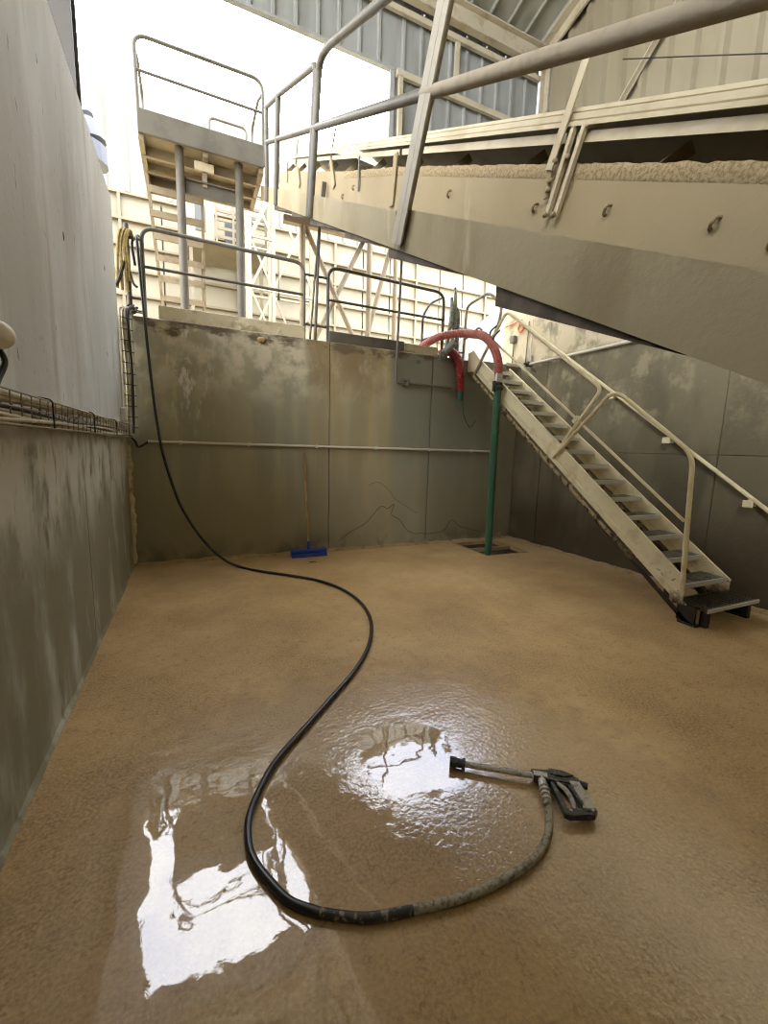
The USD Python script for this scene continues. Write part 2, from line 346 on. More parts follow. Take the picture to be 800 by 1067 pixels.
# ================================================================== THE SETTING
fl = trimesh.boolean.difference([box((XL - .4, -6, -.25), (XR + .4, YB + .3, 0)), box((3.9, 4.88, -.22), (4.66, 5.74, .1))], engine='manifold')
single('floor', fl, 'wet_floor', 'wet tan concrete floor of the wash pit with puddles in front', kind='structure', smooth=False)

wl = Thing('wall_left', 'tall pale concrete wall on the left, stained below the cable tray', kind='structure')
cuts = [-6, -1.2, 1.15, 3.53, YB]      # formwork panels, recessed joints between them
for y0, y1 in zip(cuts, cuts[1:]):
    wl.part('concrete_panel', chamfer_box((XL - .35, y0 + .004, -.1), (XL, y1 - .004, 1.565), .008), 'concrete_left')
    top = ZL
wl.part('concrete_panel', chamfer_box((XL - .35, -6, 1.567), (XL, YB - .12, ZL), .02), 'concrete_left')
for c in [(2.9, 3.62, .045), (3.45, 2.75, .03), (5.0, 3.1, .028), (2.5, 3.9, .05), (4.85, 2.3, .022), (2.15, 2.75, .02)]:
    wl.part('pit_mark', ball((XL, c[0], c[1]), c[2], 1, (.25, .45, 1.) if 0 else (1, 1, 1)).apply_transform(np.array([[.12, 0, 0, XL * .88], [0, .4, 0, c[0] * .6], [0, 0, 1, 0], [0, 0, 0, 1]])), 'underside')

wb = Thing('wall_back', 'stained grey-brown concrete retaining wall across the back of the pit', kind='structure')
cuts = [XL - .3, 1.795, 3.42, XR]
for x0, x1 in zip(cuts, cuts[1:]):
    wb.part('concrete_panel', chamfer_box((x0 + .004, YB, -.1), (x1 - .004, YB + .35, ZB), .008), 'concrete_back')
wb.part('spalled_knob', ball((.88, YB - .005, 2.83), .05, 2, (1.1, .5, .8)), 'mortar')
# the crust of lime that crept up from the floor
crk = spline([(1.95, .14), (2.2, .3), (2.42, .42), (2.6, .62), (2.72, .6), (2.84, .66), (2.8, .5), (2.95, .4), (3.1, .22), (3.4, .16), (3.75, .2), (3.9, .36), (4.1, .24), (4.5, .14)], 5)
crk = crk + np.c_[np.zeros(len(crk)), .03 * (meshkit.noise(np.c_[crk * 9, np.zeros(len(crk))]) - .5)]
wb.part('lime_crack', tube(np.c_[crk[:, 0], np.full(len(crk), YB - .001), crk[:, 1]], .005, sides=5), 'crack')
crk2 = spline([(2.4, .95), (2.55, 1.0), (2.72, .9), (2.86, .74), (3.05, .62), (3.25, .5)], 6)
wb.part('lime_crack', tube(np.c_[crk2[:, 0], np.full(len(crk2), YB - .001), crk2[:, 1]], .003, sides=5), 'crack')

wr = Thing('wall_right', 'dark damp concrete wall on the right beside the stair', kind='structure')
wr.part('wall_core', box((XR + .03, -6, -.1), (XR + .3, 6.35, 4.45)), 'concrete_right')
cuts = [-6, .3, 2.71, 5.25, 6.36]
for y0, y1 in zip(cuts, cuts[1:]):
    wr.part('concrete_panel', chamfer_box((XR, y0 + .004, -.1), (XR + .35, y1 - .004, 1.53), .006), 'concrete_right')
    wr.part('concrete_panel', chamfer_box((XR, y0 + .003, 1.533), (XR + .35, y1 - .003, 4.5), .006), 'concrete_right')

def fillet(p, q, inward, w, h, seed):
    """a rough strip of mortar along the foot of a wall"""
    p, q, inward = V(*p), V(*q), V(*inward)
    n = int(np.linalg.norm(q - p) / .06)
    ts = np.linspace(0, 1, n)
    base = p + ts[:, None] * (q - p)
    a = meshkit.fbm(np.c_[ts * n * .35, np.zeros(n), np.zeros(n)], 3, seed)
    b = meshkit.fbm(np.c_[ts * n * .35, np.ones(n) * 9, np.zeros(n)], 3, seed)
    A = base - inward * .02 + V(0, 0, 1) * (h * (.5 + a))[:, None]
    B = base + inward * (w * .55 * (.5 + b))[:, None] + V(0, 0, 1) * (h * .45 * (.5 + a))[:, None]
    C = base + inward * (w * (.5 + b))[:, None] + V(0, 0, -.01)
    v = np.vstack([A, B, C]); f = []
    for i in range(n - 1):
        for o in (0, n):
            f += [[o + i, o + n + i, o + n + i + 1], [o + i, o + n + i + 1, o + i + 1]]
    m = trimesh.Trimesh(v, f, process=False)
    return m
single('trim_1', fillet((XL, YB, 0), (XR, YB, 0), (0, -1, 0), .08, .04, 1), 'mortar', kind='structure', label='rough mortar fillet along the foot of the back wall')
single('trim_2', fillet((XL, -3, 0), (XL, YB, 0), (1, 0, 0), .016, .04, 2), 'concrete_left', kind='structure', label='rough mortar fillet along the foot of the left wall')
single('trim_3', fillet((XR, -3, 0), (XR, YB, 0), (-1, 0, 0), .09, .04, 3), 'mortar', kind='structure', label='rough mortar fillet along the foot of the right wall')

cz = np.linspace(-.02, 1.46, 90)
cn = meshkit.fbm(np.c_[cz * 9, np.zeros(90), np.zeros(90)], 4, 8)
cm_ = tube(np.c_[np.full(90, XL - .01), np.full(90, YB + .012), cz], .05, sides=14, radii=.028 + .045 * cn)
cv_ = np.array(cm_.vertices); cm_.vertices = cv_ + .02 * (meshkit.fbm(cv_ * 28, 3, 4) - .5)[:, None]
single('trim_4', cm_, 'concrete_pale', kind='structure', label='rough mortar bead up the back left corner')
gd = single('ground', box((-60, -6.2, 2.6), (XL - .36, YB + .35, 2.85)), 'ground', 'pale upper yard ground left of the left wall', kind='structure')
single('ground', box((-60, YB + .35, 2.6), (60, 90, 2.85)), 'ground', 'pale upper yard ground behind the pit', kind='structure')

# shed cladding
def zroof(y): return 7.62 + .225 * (5.9 - y)
ub = Thing('wall_upper_back', 'grey ribbed metal cladding of the shed above the back wall', kind='structure')
P = .272
x = -.96 - .816 * 3
while x < XR - .05:
    w = min(3 * P, XR - x)
    z0 = 4.75 if x > 2.6 else 6.5
    parts = [(x, w)] if not (x < 2.66 < x + w) else [(x, 2.66 - x), (2.66, x + w - 2.66)]
    for xx, ww in parts:
        zz = 4.75 if xx > 2.6 else 6.5
        sh = corrugated(ww, 7.55 - zz, P, .03, .06, .03, first=.5)
        sh.apply_translation((xx, 5.94, zz)); ub.part('cladding_sheet', sh, 'sheet_grey', smooth=False)
    x += w
ub.part('girt', bar((2.68, 5.87, 6.45), (XR - .05, 5.87, 6.45), .05, .08), 'steel_cream')
ub.part('edge_flashing', box((-3.4, 5.895, 6.49), (2.66, 5.96, 6.52)), 'sheet_grey')
ub.part('girt', bar((-3.3, 5.86, 7.16), (XR - .05, 5.86, 7.16), .05, .07), 'steel_cream')
ub.part('eave_beam', cat([bar((-3.3, 5.8, 7.38), (XR - .05, 5.8, 7.38), .02, .26), bar((-3.3, 5.77, 7.51), (XR - .05, 5.77, 7.51), .1, .02), bar((-3.3, 5.77, 7.25), (XR - .05, 5.77, 7.25), .1, .02)]), 'steel_cream')
ub.part('strut', bar((3.6, 5.87, 6.49), (3.6, 5.87, 7.13), .06, .05), 'steel_cream')
ub.part('strut', bar((2.74, 5.87, 4.8), (2.74, 5.87, 6.42), .06, .05), 'steel_cream')
ub.part('edge_flashing', box((2.6, 5.9, 4.75), (2.665, 5.96, 6.5)), 'sheet_grey')
for i in range(6):
    ub.part('bolt', ball((3.05 + i * .34, 5.84, 7.215), .018, 1), 'clamp_steel')

ur = Thing('wall_upper_right', 'cream ribbed metal cladding of the shed above the right wall', kind='structure')
y = 5.9
while y > -6:
    sh = corrugated(.93, zroof(y - .9) - 4.4, .31, .05, .11, .055, first=.5)
    # ribs face -x ; width runs towards the camera (-y)
    T = np.eye(4); T[:3, 0], T[:3, 1], T[:3, 2], T[:3, 3] = (0, -1, 0), (1, 0, 0), (0, 0, 1), (XR + .13, y, 4.4)
    sh.apply_transform(T); ur.part('cladding_sheet', sh, 'sheet_cream', smooth=False)
    y -= .93
ur.part('corner_flashing', box((XR + .04, 5.89, 4.4), (XR + .3, 5.99, 7.6)), 'sheet_grey')
ur.part('corner_post', cat([bar((XR - .02, 5.82, 4.4), (XR - .02, 5.82, 7.5), .07, .02), bar((XR + .03, 5.78, 4.4), (XR + .03, 5.78, 7.5), .02, .1)]), 'steel_cream')
rp = lambda y, o=0: (XR + .02, y, zroof(y) - .12 + o)
ur.part('roof_rail', cat([bar(rp(5.85), rp(-6), .03, .16), bar((XR - .04, 5.85, zroof(5.85) - .05), (XR - .04, -6, zroof(-6) - .05), .12, .02)]), 'steel_cream')
ur.part('diagonal_brace', cat([bar((XR + .05, 4.5, 5.9), (XR + .05, 2.3, 7.95), .02, .09), bar((XR + .02, 4.5, 5.86), (XR + .02, 2.3, 7.91), .07, .015)]), 'steel_cream')

ce = Thing('ceiling', 'grey ribbed metal roof sheets over the pit', kind='structure')
x = -1.2 - .96 * 2
YR = -6.0
while x < XR + .2:
    w = min(.96, XR + .25 - x)
    ln = math.hypot(5.98 - YR, .225 * (5.98 - YR))
    sh = corrugated(w, ln, .32, .02, .035, .045, first=.5)
    d = V(0, YR - 5.98, .225 * (5.98 - YR)); d /= np.linalg.norm(d)
    ny = np.cross(d, V(1, 0, 0)); ny = ny if ny[2] > 0 else -ny
    T = np.eye(4); T[:3, 0], T[:3, 1], T[:3, 2], T[:3, 3] = (1, 0, 0), ny, d, (x, 5.98, zroof(5.98))
    sh.apply_transform(T)
    if np.linalg.det(T[:3, :3]) < 0: sh.invert()
    ce.part('roof_sheet', sh, 'sheet_roof', smooth=False)
    x += w

wf = Thing('wall_front', 'concrete and metal-clad end wall of the shed facing the back wall', kind='structure')
wf.part('concrete_panel', box((XL - .35, -6.3, -.1), (XR + .35, -6.0, 3.2)), 'concrete_right', smooth=False)
x = -1.2 - .96 * 2
while x < XR:
    sh = corrugated(.96, zroof(-6.1) - 3.2, .32, .07, .13, .04); sh.apply_translation((x, -6.1, 3.2)); wf.part('cladding_sheet', sh, 'sheet_cream', smooth=False); x += .96

# ================================================================== FAR BUILDING
FY = 14.0
fb = Thing('building', 'large cream metal-clad building behind the yard, ribbed above and panelled below', 'building', (4, FY, 2.85))
fb.part('backing_wall', box((-14, FY + .16, 2.85), (24, FY + .4, 10.5)), 'cream_bar')
x = -6.0
while x < 16:
    sh = corrugated(1.5, 10.62 - 7.97, .5, .08, .14, .09, first=.5); sh.apply_translation((x, FY + .1, 7.97))
    fb.part('ribbed_sheet', sh, 'cream_wall', smooth=False); x += 1.5
rows = np.linspace(2.9, 7.9, 9)
cols = np.arange(-4.4, 15, .98)
for zi, (z0, z1) in enumerate(zip(rows, rows[1:])):
    for x0 in cols:
        pan = prism_x([(FY + .12, z0 + .04), (FY + .01, z0 + .04), (FY + .06, z1 - .03), (FY + .12, z1 - .03)], x0 + .02, x0 + .96)
        fb.part('siding_panel', pan, 'cream_siding', smooth=False)
for z in rows: fb.part('girt', bar((-14, FY - .0, z), (24, FY - .0, z), .12, .05), 'cream_bar')
for k, xx in enumerate(cols[::3]): fb.part('upright', bar((xx, FY - .02, 2.9), (xx, FY - .02, 7.95), .07, .07, (0, 1, 0)), 'cream_bar')

# control cabin gallery on the building
gb = Thing('cabin', 'small pale cabin with a dark window and slatted railing high on the cream building', 'cabin', (.9, 12.9, 6.6))
gb.part('cabin_wall', chamfer_box((.1, 12.7, 6.55), (.78, 13.7, 7.75), .02), 'cream_tower')
gb.part('window_pane', box((.32, 12.68, 6.85), (.56, 12.71, 7.45)), 'window_dark')
gb.part('walkway', box((.1, 12.3, 6.45), (2.0, 13.8, 6.53)), 'cream_bar')
for i in range(5): gb.part('slat', bar((.8, 12.32, 6.65 + i * .2), (2.0, 12.32, 6.65 + i * .2), .03, .07), 'cream_bar')
for xx in (.8, 1.2, 1.6, 2.0): gb.part('post', bar((xx, 12.32, 6.5), (xx, 12.32, 7.55), .05, .05, (0, 1, 0)), 'cream_bar')
for i, (a, b) in enumerate([((1.05, 12.9, 6.6), (1.35, 13.2, 7.3)), ((1.5, 12.9, 6.6), (1.75, 13.2, 7.45))]): gb.part('machine_box', box(a, b), 'window_dark')
for xx in (.2, 1.9): gb.part('leg', bar((xx, 12.5, 2.85), (xx, 12.5, 6.45), .08, .08, (0, 1, 0)), 'cream_bar')

def lattice(name, label, x0, x1, y, d, z0, z1, nb, r, mat):
    t = Thing(name, label, 'scaffold tower', ((x0 + x1) / 2, y, z0))
    for xx in (x0, x1):
        for yy in (y, y + d): t.part('leg', bar((xx, yy, z0), (xx, yy, z1), r * 2, r * 2, (0, 1, 0)), mat)
    zs = np.linspace(z0 + .1, z1, nb + 1)
    for k, (a, b) in enumerate(zip(zs, zs[1:])):
        for p, q in (((x0, y, a), (x1, y, b)), ((x1, y, a), (x0, y, b)), ((x0, y + d, a), (x1, y + d, b)), ((x0, y, a), (x0, y + d, b)), ((x1, y + d, a), (x1, y, b))):
            t.part('brace', bar(p, q, r * 1.3, r * 1.3, (.1, .9, .2)), mat)
        t.part('rung', cat([bar((x0, y, b), (x1, y, b), r * 1.4, r * 1.4), bar((x0, y + d, b), (x1, y + d, b), r * 1.4, r * 1.4)]), mat)
    return t
lattice('lattice_tower', 'tall cream lattice tower nearest the slatted cabin', 1.47, 2.03, 11.4, .6, 2.85, 7.6, 4, .035, 'cream_tower')
lattice('lattice_tower', 'wide cream lattice frame with large crossed braces under the conveyor head', 2.15, 3.3, 12.2, .5, 2.85, 8.1, 2, .04, 'cream_tower')

single('parapet_wall', prism_y([(4.9, 2.85), (6.6, 2.85), (6.6, 5.0), (6.0, 4.5), (5.44, 4.02), (4.9, 3.6)], 7.5, 7.7), 'parapet',
       'pale grey sloping-topped wall beyond the stair head', 'wall')

# duct elbow and shed column on the left
de = Thing('duct', 'blue-grey segmented metal duct elbow peeping over the left wall', 'duct', (-1.3, 8, 5.3))
ctr, R0 = V(-1.80, 8.0, 5.58), .62
angs = np.linspace(math.radians(100), math.radians(-12), 6)
for k, (a, b) in enumerate(zip(angs, angs[1:])):
    p, q = [ctr + R0 * V(math.cos(t), 0, math.sin(t)) for t in (a, b)]
    de.part('duct_segment', tube([p, q], .24, sides=14, radii=[.24, .245]), 'duct', smooth=20)
    de.part('seam', tube([q - (q - p) * .03, q + (q - p) * .03], .255, sides=14), 'duct')
de.part('duct_run', tube([ctr + V(-2.6, 0, -2.7), ctr + V(-2.6, 0, R0), ctr + R0 * V(math.cos(angs[0]), 0, math.sin(angs[0]))], .24, .3, sides=14), 'duct')
sc = Thing('shed_column', 'grey steel shed column standing on top of the left wall', 'column', (-.95, 5.45, ZL))
sc.part('flange', box((-1.05, 5.34, ZL), (-.85, 5.355, 7.55)), 'column_grey'); sc.part('flange', box((-1.05, 5.545, ZL), (-.85, 5.56, 7.55)), 'column_grey')
sc.part('web', box((-.957, 5.355, ZL), (-.943, 5.545, 7.55)), 'column_grey')
sc.part('base_plate', box((-1.02, 5.3, ZL - .001), (-.8, 5.6, ZL + .02)), 'column_grey')

# ================================================================== PLATFORM WITH LADDER STAIR
pf = Thing('platform', 'raised steel loading platform with ladder stair left of the conveyor', 'platform', (.3, 7.2, 2.85))
pf.part('fascia', chamfer_box((-.46, 6.8, 5.37), (1.09, 6.84, 5.65)), 'platform_paint')
pf.part('deck', box((-.45, 6.84, 5.42), (1.08, 7.95, 5.46)), 'platform_cream')
for yy in (7.18, 7.55, 7.9): pf.part('joist', box((-.42, yy - .025, 5.3), (1.06, yy + .025, 5.42)), 'platform_cream')
for xx in (-.43, .33, 1.06): pf.part('side_beam', box((xx - .03, 6.84, 5.31), (xx + .03, 7.92, 5.42)), 'platform_cream')
for xx in (.01, .77): pf.part('support_post', tube([(xx, 6.98, 2.85), (xx, 6.98, 5.42)], .055), 'platform_paint')
pf.part('cross_beam', cat([box((.06, 7.02, 4.9), (.76, 7.06, 5.08)), box((.06, 6.98, 5.06), (.76, 7.1, 5.08))]), 'platform_paint')
pf.part('hanger', box((.29, 7.0, 5.02), (.35, 7.03, 5.42)), 'platform_cream')
pf.part('junction_plate', chamfer_box((.19, 6.96, 5.2), (.44, 6.99, 5.31)), 'dust_light')
gr = pf.part('guard_rail', tube([(-.44, 6.83, 5.4), (-.46, 6.83, 6.47), (1.09, 6.83, 6.47), (1.09, 6.83, 5.4)], .021, .16), 'rail_grey')
pf.part('mid_rail', tube([(-.45, 6.83, 6.08), (1.09, 6.83, 6.07)], .016), 'rail_grey')
for xx in (-.45, 1.08):
    pf.part('side_rail', tube([(xx, 6.85, 6.3), (xx, 7.2, 6.46), (xx, 7.85, 6.46), (xx, 7.95, 5.4)], .018, .1), 'rail_grey')
pf.part('rear_rail', tube([(.45, 7.93, 5.4), (.45, 7.93, 6.5), (1.0, 7.93, 6.5), (1.0, 7.93, 5.4)], .018, .08), 'rail_grey')
sl = [V(-.43, 7.6, 5.37), V(-.27, 9.2, 2.85)]; sr_ = [V(.30, 7.6, 5.33), V(.34, 9.2, 2.85)]
for a, b in (sl, sr_): pf.part('stringer', bar(a, b, .04, .16, (0, .84, .54)), 'platform_cream')
for k in range(10):
    t = .07 + k * .1
    a, b = sl[0] + t * (sl[1] - sl[0]), sr_[0] + t * (sr_[1] - sr_[0])
    z = (a[2] + b[2]) / 2
    pf.part('stair_tread', cat([box((a[0], a[1] - .1, z - .02), (b[0], a[1] + .1, z + .0)), box((a[0], a[1] - .11, z - .09), (b[0], a[1] - .1, z))]), 'platform_cream')
pf.part('foot_beam', box((-.4, 6.9, 2.85), (.95, 7.1, 3.12)), 'platform_cream')

# ================================================================== CONVEYOR
K = .521
Q = lambda X, Y, o: (X, Y, o + K * Y)
SL = (0, -.462, .887)
cv = Thing('conveyor', 'huge dust-caked inclined belt conveyor with side walkway crossing overhead', 'conveyor', (1.6, -1.6, .3))
Y0, Y1 = -1.7, 8.6
posts = [(2.35, 1.97, True), (4.2, 3.84, False), (5.87, 5.66, False), (-.2, -.55, True)]
seams = [Y0, 1.95, 2.36, 4.2, 5.87, 7.15]
def channel(X, ya, yb, o0, o1, lip=.06, t=.008):
    return cat([prism_x([(ya, o0 + K * ya), (yb, o0 + K * yb), (yb, o1 + K * yb), (ya, o1 + K * ya)], X, X + t),
                prism_x([(ya, o1 - t + K * ya), (yb, o1 - t + K * yb), (yb, o1 + K * yb), (ya, o1 + K * ya)], X + t, X + lip),
                prism_x([(ya, o0 + K * ya), (yb, o0 + K * yb), (yb, o0 + t + K * yb), (ya, o0 + t + K * ya)], X + t, X + lip)])
for ya, yb in zip(seams[:1] + seams[2:], seams[2:]):
    cv.part('side_channel', channel(1.1, ya + .004, yb - .004, 1.39, 1.59 if yb > 2.4 else 1.605), 'dust_band', smooth=False)
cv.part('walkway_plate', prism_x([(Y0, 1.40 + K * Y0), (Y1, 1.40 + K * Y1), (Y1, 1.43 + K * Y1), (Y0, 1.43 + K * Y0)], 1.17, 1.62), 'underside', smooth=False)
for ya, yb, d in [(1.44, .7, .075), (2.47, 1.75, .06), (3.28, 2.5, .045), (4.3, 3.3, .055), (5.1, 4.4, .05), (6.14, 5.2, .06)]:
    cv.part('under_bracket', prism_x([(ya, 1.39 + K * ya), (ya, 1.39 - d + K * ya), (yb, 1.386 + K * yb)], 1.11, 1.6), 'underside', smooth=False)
# trough side, belt, frame and covers
cv.part('trough_side', prism_x([(Y0, 1.38 + K * Y0), (Y1, 1.38 + K * Y1), (Y1, 1.93 + K * Y1), (Y0, 1.93 + K * Y0)], 1.65, 1.66), 'dust_panel', smooth=False)
cv.part('trough_side', prism_x([(Y0, 1.38 + K * Y0), (Y1, 1.38 + K * Y1), (Y1, 1.93 + K * Y1), (Y0, 1.93 + K * Y0)], 2.64, 2.65), 'belt_dark', smooth=False)
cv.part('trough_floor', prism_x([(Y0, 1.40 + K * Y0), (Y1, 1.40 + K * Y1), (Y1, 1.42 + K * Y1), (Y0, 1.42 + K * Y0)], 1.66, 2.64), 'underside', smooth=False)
n = int((4.9 - Y0) / .02)
ys = np.linspace(Y0, 4.9, n); rows_ = []
for o, dx in ((1.90, 0.0), (1.91, -.001), (1.935, -.002), (1.965, -.001), (1.972, .02)):
    h = meshkit.fbm(np.c_[ys * 30, np.full(n, o * 60), np.zeros(n)], 4, 5)
    oo = o + (.022 * (h - .5) if o > 1.92 else 0) - np.where(ys > 3.6, (ys - 3.6) * .03, 0)
    rows_.append(np.c_[np.full(n, 1.65 + dx) - (.007 * h if dx else 0), ys, oo + K * ys])
vv = np.vstack(rows_); ff = []
for r in range(4):
    for i in range(n - 1):
        a, b = r * n + i, (r + 1) * n + i
        ff += [[a, b + 1, b], [a, a + 1, b + 1]]
cv.part("sand_crust", trimesh.Trimesh(vv, ff, process=False), 'crust', smooth=True)
bl = np.array([(1.7, 1.97), (1.95, 1.86), (2.35, 1.86), (2.6, 1.97)])
ring = np.vstack([bl, bl[::-1] + [0, .012]])
m = trimesh.creation.extrude_polygon(Polygon(ring), 1.0, engine='earcut')
v = np.array(m.vertices); yv = Y0 + v[:, 2] * (Y1 - Y0); m.vertices = np.c_[v[:, 0], yv, v[:, 1] - .1 + K * yv]; m.fix_normals()
cv.part('belt', m, 'belt_dark', smooth=False)
def cprof(pts, ya, yb, thick, name, mat):
    m = trimesh.creation.extrude_polygon(LineString(pts).buffer(thick / 2, cap_style=2, join_style=2), 1.0, engine='earcut')
    v = np.array(m.vertices); yv = ya + v[:, 2] * (yb - ya); m.vertices = np.c_[v[:, 0], yv, v[:, 1] + K * yv]; m.fix_normals()
    return cv.part(name, m, mat, smooth=False)
for ya, yb in ((Y0, 1.62), (1.68, 3.45), (3.5, 5.9), (5.9, Y1)):
    cprof([(1.645, 2.05), (1.645, 2.092), (1.70, 2.092)], ya, yb, .006, 'frame_angle', 'dust_light')
for ya, yb in ((Y0, 3.48), (3.48, 5.95)):
    cprof([(1.62, 2.110), (1.62, 2.126), (1.634, 2.132), (1.626, 2.14), (1.626, 2.160), (1.64, 2.166), (1.632, 2.172), (1.634, 2.184), (1.74, 2.22), (1.95, 2.3), (2.15, 2.33), (2.35, 2.3), (2.58, 2.21), (2.68, 2.1)], ya, yb, .008, 'belt_cover', 'dust_light')
cprof([(1.62, 2.105), (1.66, 2.15), (1.9, 2.2), (2.15, 2.22), (2.4, 2.2), (2.68, 2.1)], 5.95, Y1, .008, 'belt_cover', 'dust_light')
for yy in (-1.1, -.3, .5, 1.24, 2.03, 2.75, 3.45, 4.2, 4.95, 5.7, 6.5, 7.3, 8.1):
    cv.part('idler_bracket', bar(Q(1.68, yy + .06, 1.9), Q(1.80, yy - .05, 2.06), .05, .02, (0, 1, 0)), 'dust_panel')
    cv.part('idler_roller', tube([Q(1.8, yy, 1.72), Q(2.5, yy, 1.72)], .03, sides=10), 'rail_dust')
# rail flat bars standing on the trough
cv.part('flat_bar', bar(Q(1.60, 1.56, 2.36), Q(1.61, 1.745, 1.93), .008, .045, (0, 1, 0)), 'dust_light')
cv.part('flat_bar', bar(Q(1.62, 1.745, 1.94), Q(1.63, 1.77, 1.81), .01, .03, (0, 1, 0)), 'dust_panel')
cv.part('flat_bar', cat([bar(Q(1.62, 1.62, 2.10), Q(1.63, 1.755, 1.73), .02, .022, (0, 1, 0)), bar(Q(1.62, 1.62, 2.10), Q(1.66, 1.66, 2.11), .02, .022)]), 'dust_light')
cv.part('flat_bar', cat([bar(Q(1.62, 1.555, 2.11), Q(1.63, 1.70, 1.735), .02, .022, (0, 1, 0)), bar(Q(1.62, 1.555, 2.11), Q(1.66, 1.50, 2.13), .02, .022)]), 'dust_light')
for p in ((1.715, 1.97), (1.74, 1.885), (1.75, 1.845), (1.64, 1.985), (1.755, 1.735), (1.70, 1.74)):
    cv.part('bolt', ball(Q(1.615, *p), .014, 1), 'dust_panel')
for yy, o in ((1.86, 1.77), (1.42, 1.79), (.98, 1.78), (.80, 1.745), (3.2, 1.86), (2.7, 1.80), (4.6, 1.78), (4.95, 1.68), (6.2, 1.8)):
    cv.part('hook', tube([Q(1.655, yy + .014, o - .022), Q(1.635, yy + .01, o - .024), Q(1.628, yy, o - .004), Q(1.632, yy - .01, o + .014), Q(1.655, yy - .016, o + .018)], .007, .01, sides=6, radii=[.008, .006, .009, .006, .007]), 'dust_panel')
for a, b, w in (((3.53, 2.06), (3.62, 1.66), .07), ((4.39, 2.06), (4.43, 1.75), .03), ((5.18, 2.36), (5.45, 1.98), .022), ((5.36, 2.04), (5.25, 1.76), .07), ((7.03, 2.35), (7.23, 1.98), .022), ((7.1, 2.04), (6.97, 1.73), .07), ((8.5, 2.05), (8.52, 1.74), .03), ((7.79, 2.05), (7.87, 1.75), .03)):
    cv.part('hanger_strap', bar(Q(1.625, *a), Q(1.635, *b), .01, w, (0, 1, 0)), 'dust_panel' if w > .05 else 'rail_grey')
cv.part('stub_post', bar(Q(1.6, 5.53, 1.8), Q(1.6, 5.6, 1.6), .05, .05, (0, 1, 0)), 'rail_grey')
# walkway guard rail
PT = lambda y0, y1, o0, o1, x: (Q(x, y0, o0), Q(x, y1, o1))
def post(ya, oa, yb, ob, r, mat, flat=False):
    a, b = V(*Q(1.085, ya, oa)), V(*Q(1.085, yb, ob))
    return bar(a, b, .05, .07, (0, .887, .462)) if flat else tube([a, b], r)
cv.part('rail_post', cat([post(2.30, 1.42, 1.78, 2.72, .03, '', True), bar(Q(1.065, 2.26, 1.42), Q(1.065, 1.74, 2.72), .008, .09, (0, .887, .462))]), 'post_grey')
cv.part('rail_post', post(5.9, 1.40, 5.70, 2.60, .03, ''), 'rail_grey')
cv.part('rail_post', post(-.3, 1.42, -.85, 2.66, .03, '', True), 'rail_dust')
cv.part('top_rail', tube([Q(1.085, 4.2, 1.40), Q(1.085, 3.93, 2.60), Q(1.085, 3.7, 2.66), Q(1.085, -1.4, 2.66)], .028, .12), 'rail_grey')
cv.part('top_rail', tube([Q(1.085, 4.28, 1.40), Q(1.085, 4.02, 2.58), Q(1.085, 4.1, 2.6), Q(1.085, 5.70, 2.585), Q(1.085, 6.55, 2.55)], .026, .06), 'rail_grey')
cv.part('mid_rail', tube([Q(1.085, 6.55, 2.13), Q(1.085, 2.06, 2.12)], .026), 'rail_grey')
cv.part('mid_rail', tube([Q(1.085, 2.06, 2.12), Q(1.085, -1.4, 2.10)], .027, sides=14), 'rail_dust')
cv.part('rail_post', post(6.55, 1.41, 6.50, 2.55, .026, ''), 'rail_grey')
for yy in (.4, -1.3):
    for xx in (1.66, 2.64): cv.part('leg', bar((xx, yy, 0), (xx, yy, 1.4 + K * yy), .09, .09, (0, 1, 0)), 'dust_panel')

# trestle carrying the conveyor behind the back wall
tr = Thing('trestle', 'dusty steel trestle legs and crossed braces under the upper conveyor', 'support frame', (2.7, 8, 2.85))
def leg(n, a, b, r=.05): tr.part(n, tube([a, b], r, sides=10), 'platform_cream')
for xx in (1.93, 3.2): leg('leg', (xx, 8.0, 2.85), (xx, 8.0, 5.31))
leg('leg', (3.75, 8.0, 2.85), (3.75, 8.0, 5.31), .045)
leg('brace', (1.98, 8.02, 5.32), (3.1, 8.0, 3.2), .045); leg('brace', (3.1, 8.1, 5.33), (2.0, 8.1, 3.1), .045)
leg('brace', (3.66, 8.1, 5.3), (3.1, 8.1, 3.2), .045)
tr.part('cap_beam', bar((1.6, 8.02, 5.36), (3.9, 8.02, 5.36), .12, .1), 'platform_cream')

# ================================================================== RAILINGS ON THE BACK WALL
YRL = 5.97
ra = Thing('railing', 'low grey tube railing with pale toe board on the left half of the back wall', 'railing', (.5, YRL, ZB))
ra.part('top_rail', tube([(-.42, YRL, ZB), (-.42, YRL, 3.92), (1.46, YRL, 3.89), (1.46, YRL, ZB)], .022, .14), 'rail_grey')
ra.part('mid_rail', tube([(-.42, YRL, 3.5), (1.46, YRL, 3.5)], .017), 'rail_grey')
ra.part('toe_board', chamfer_box((-.28, YRL - .05, ZB - .0), (1.46, YRL - .03, 3.09)), 'concrete_pale')
rb = Thing('railing', 'low grey tube railing with brown toe board right of the tall dark rod', 'railing', (2.7, YRL, ZB))
rb.part('top_rail', tube([(1.79, YRL, ZB), (1.79, YRL, 3.91), (3.63, YRL, 3.88), (3.63, YRL, ZB)], .022, .16), 'rail_grey')
rb.part('mid_rail', tube([(1.79, YRL, 3.49), (3.63, YRL, 3.49)], .017), 'rail_grey')
rb.part('toe_board', chamfer_box((1.8, YRL - .05, ZB), (2.95, YRL - .03, 3.08)), 'platform_paint')
rb.part('toe_board', chamfer_box((2.95, YRL - .06, ZB), (3.53, YRL - .03, 3.06)), 'concrete_pale')
for z in (3.76, 3.13): rb.part('link_bar', tube([(1.46 + .022, YRL, z), (1.79 - .022, YRL, z)], .015), 'rail_grey')
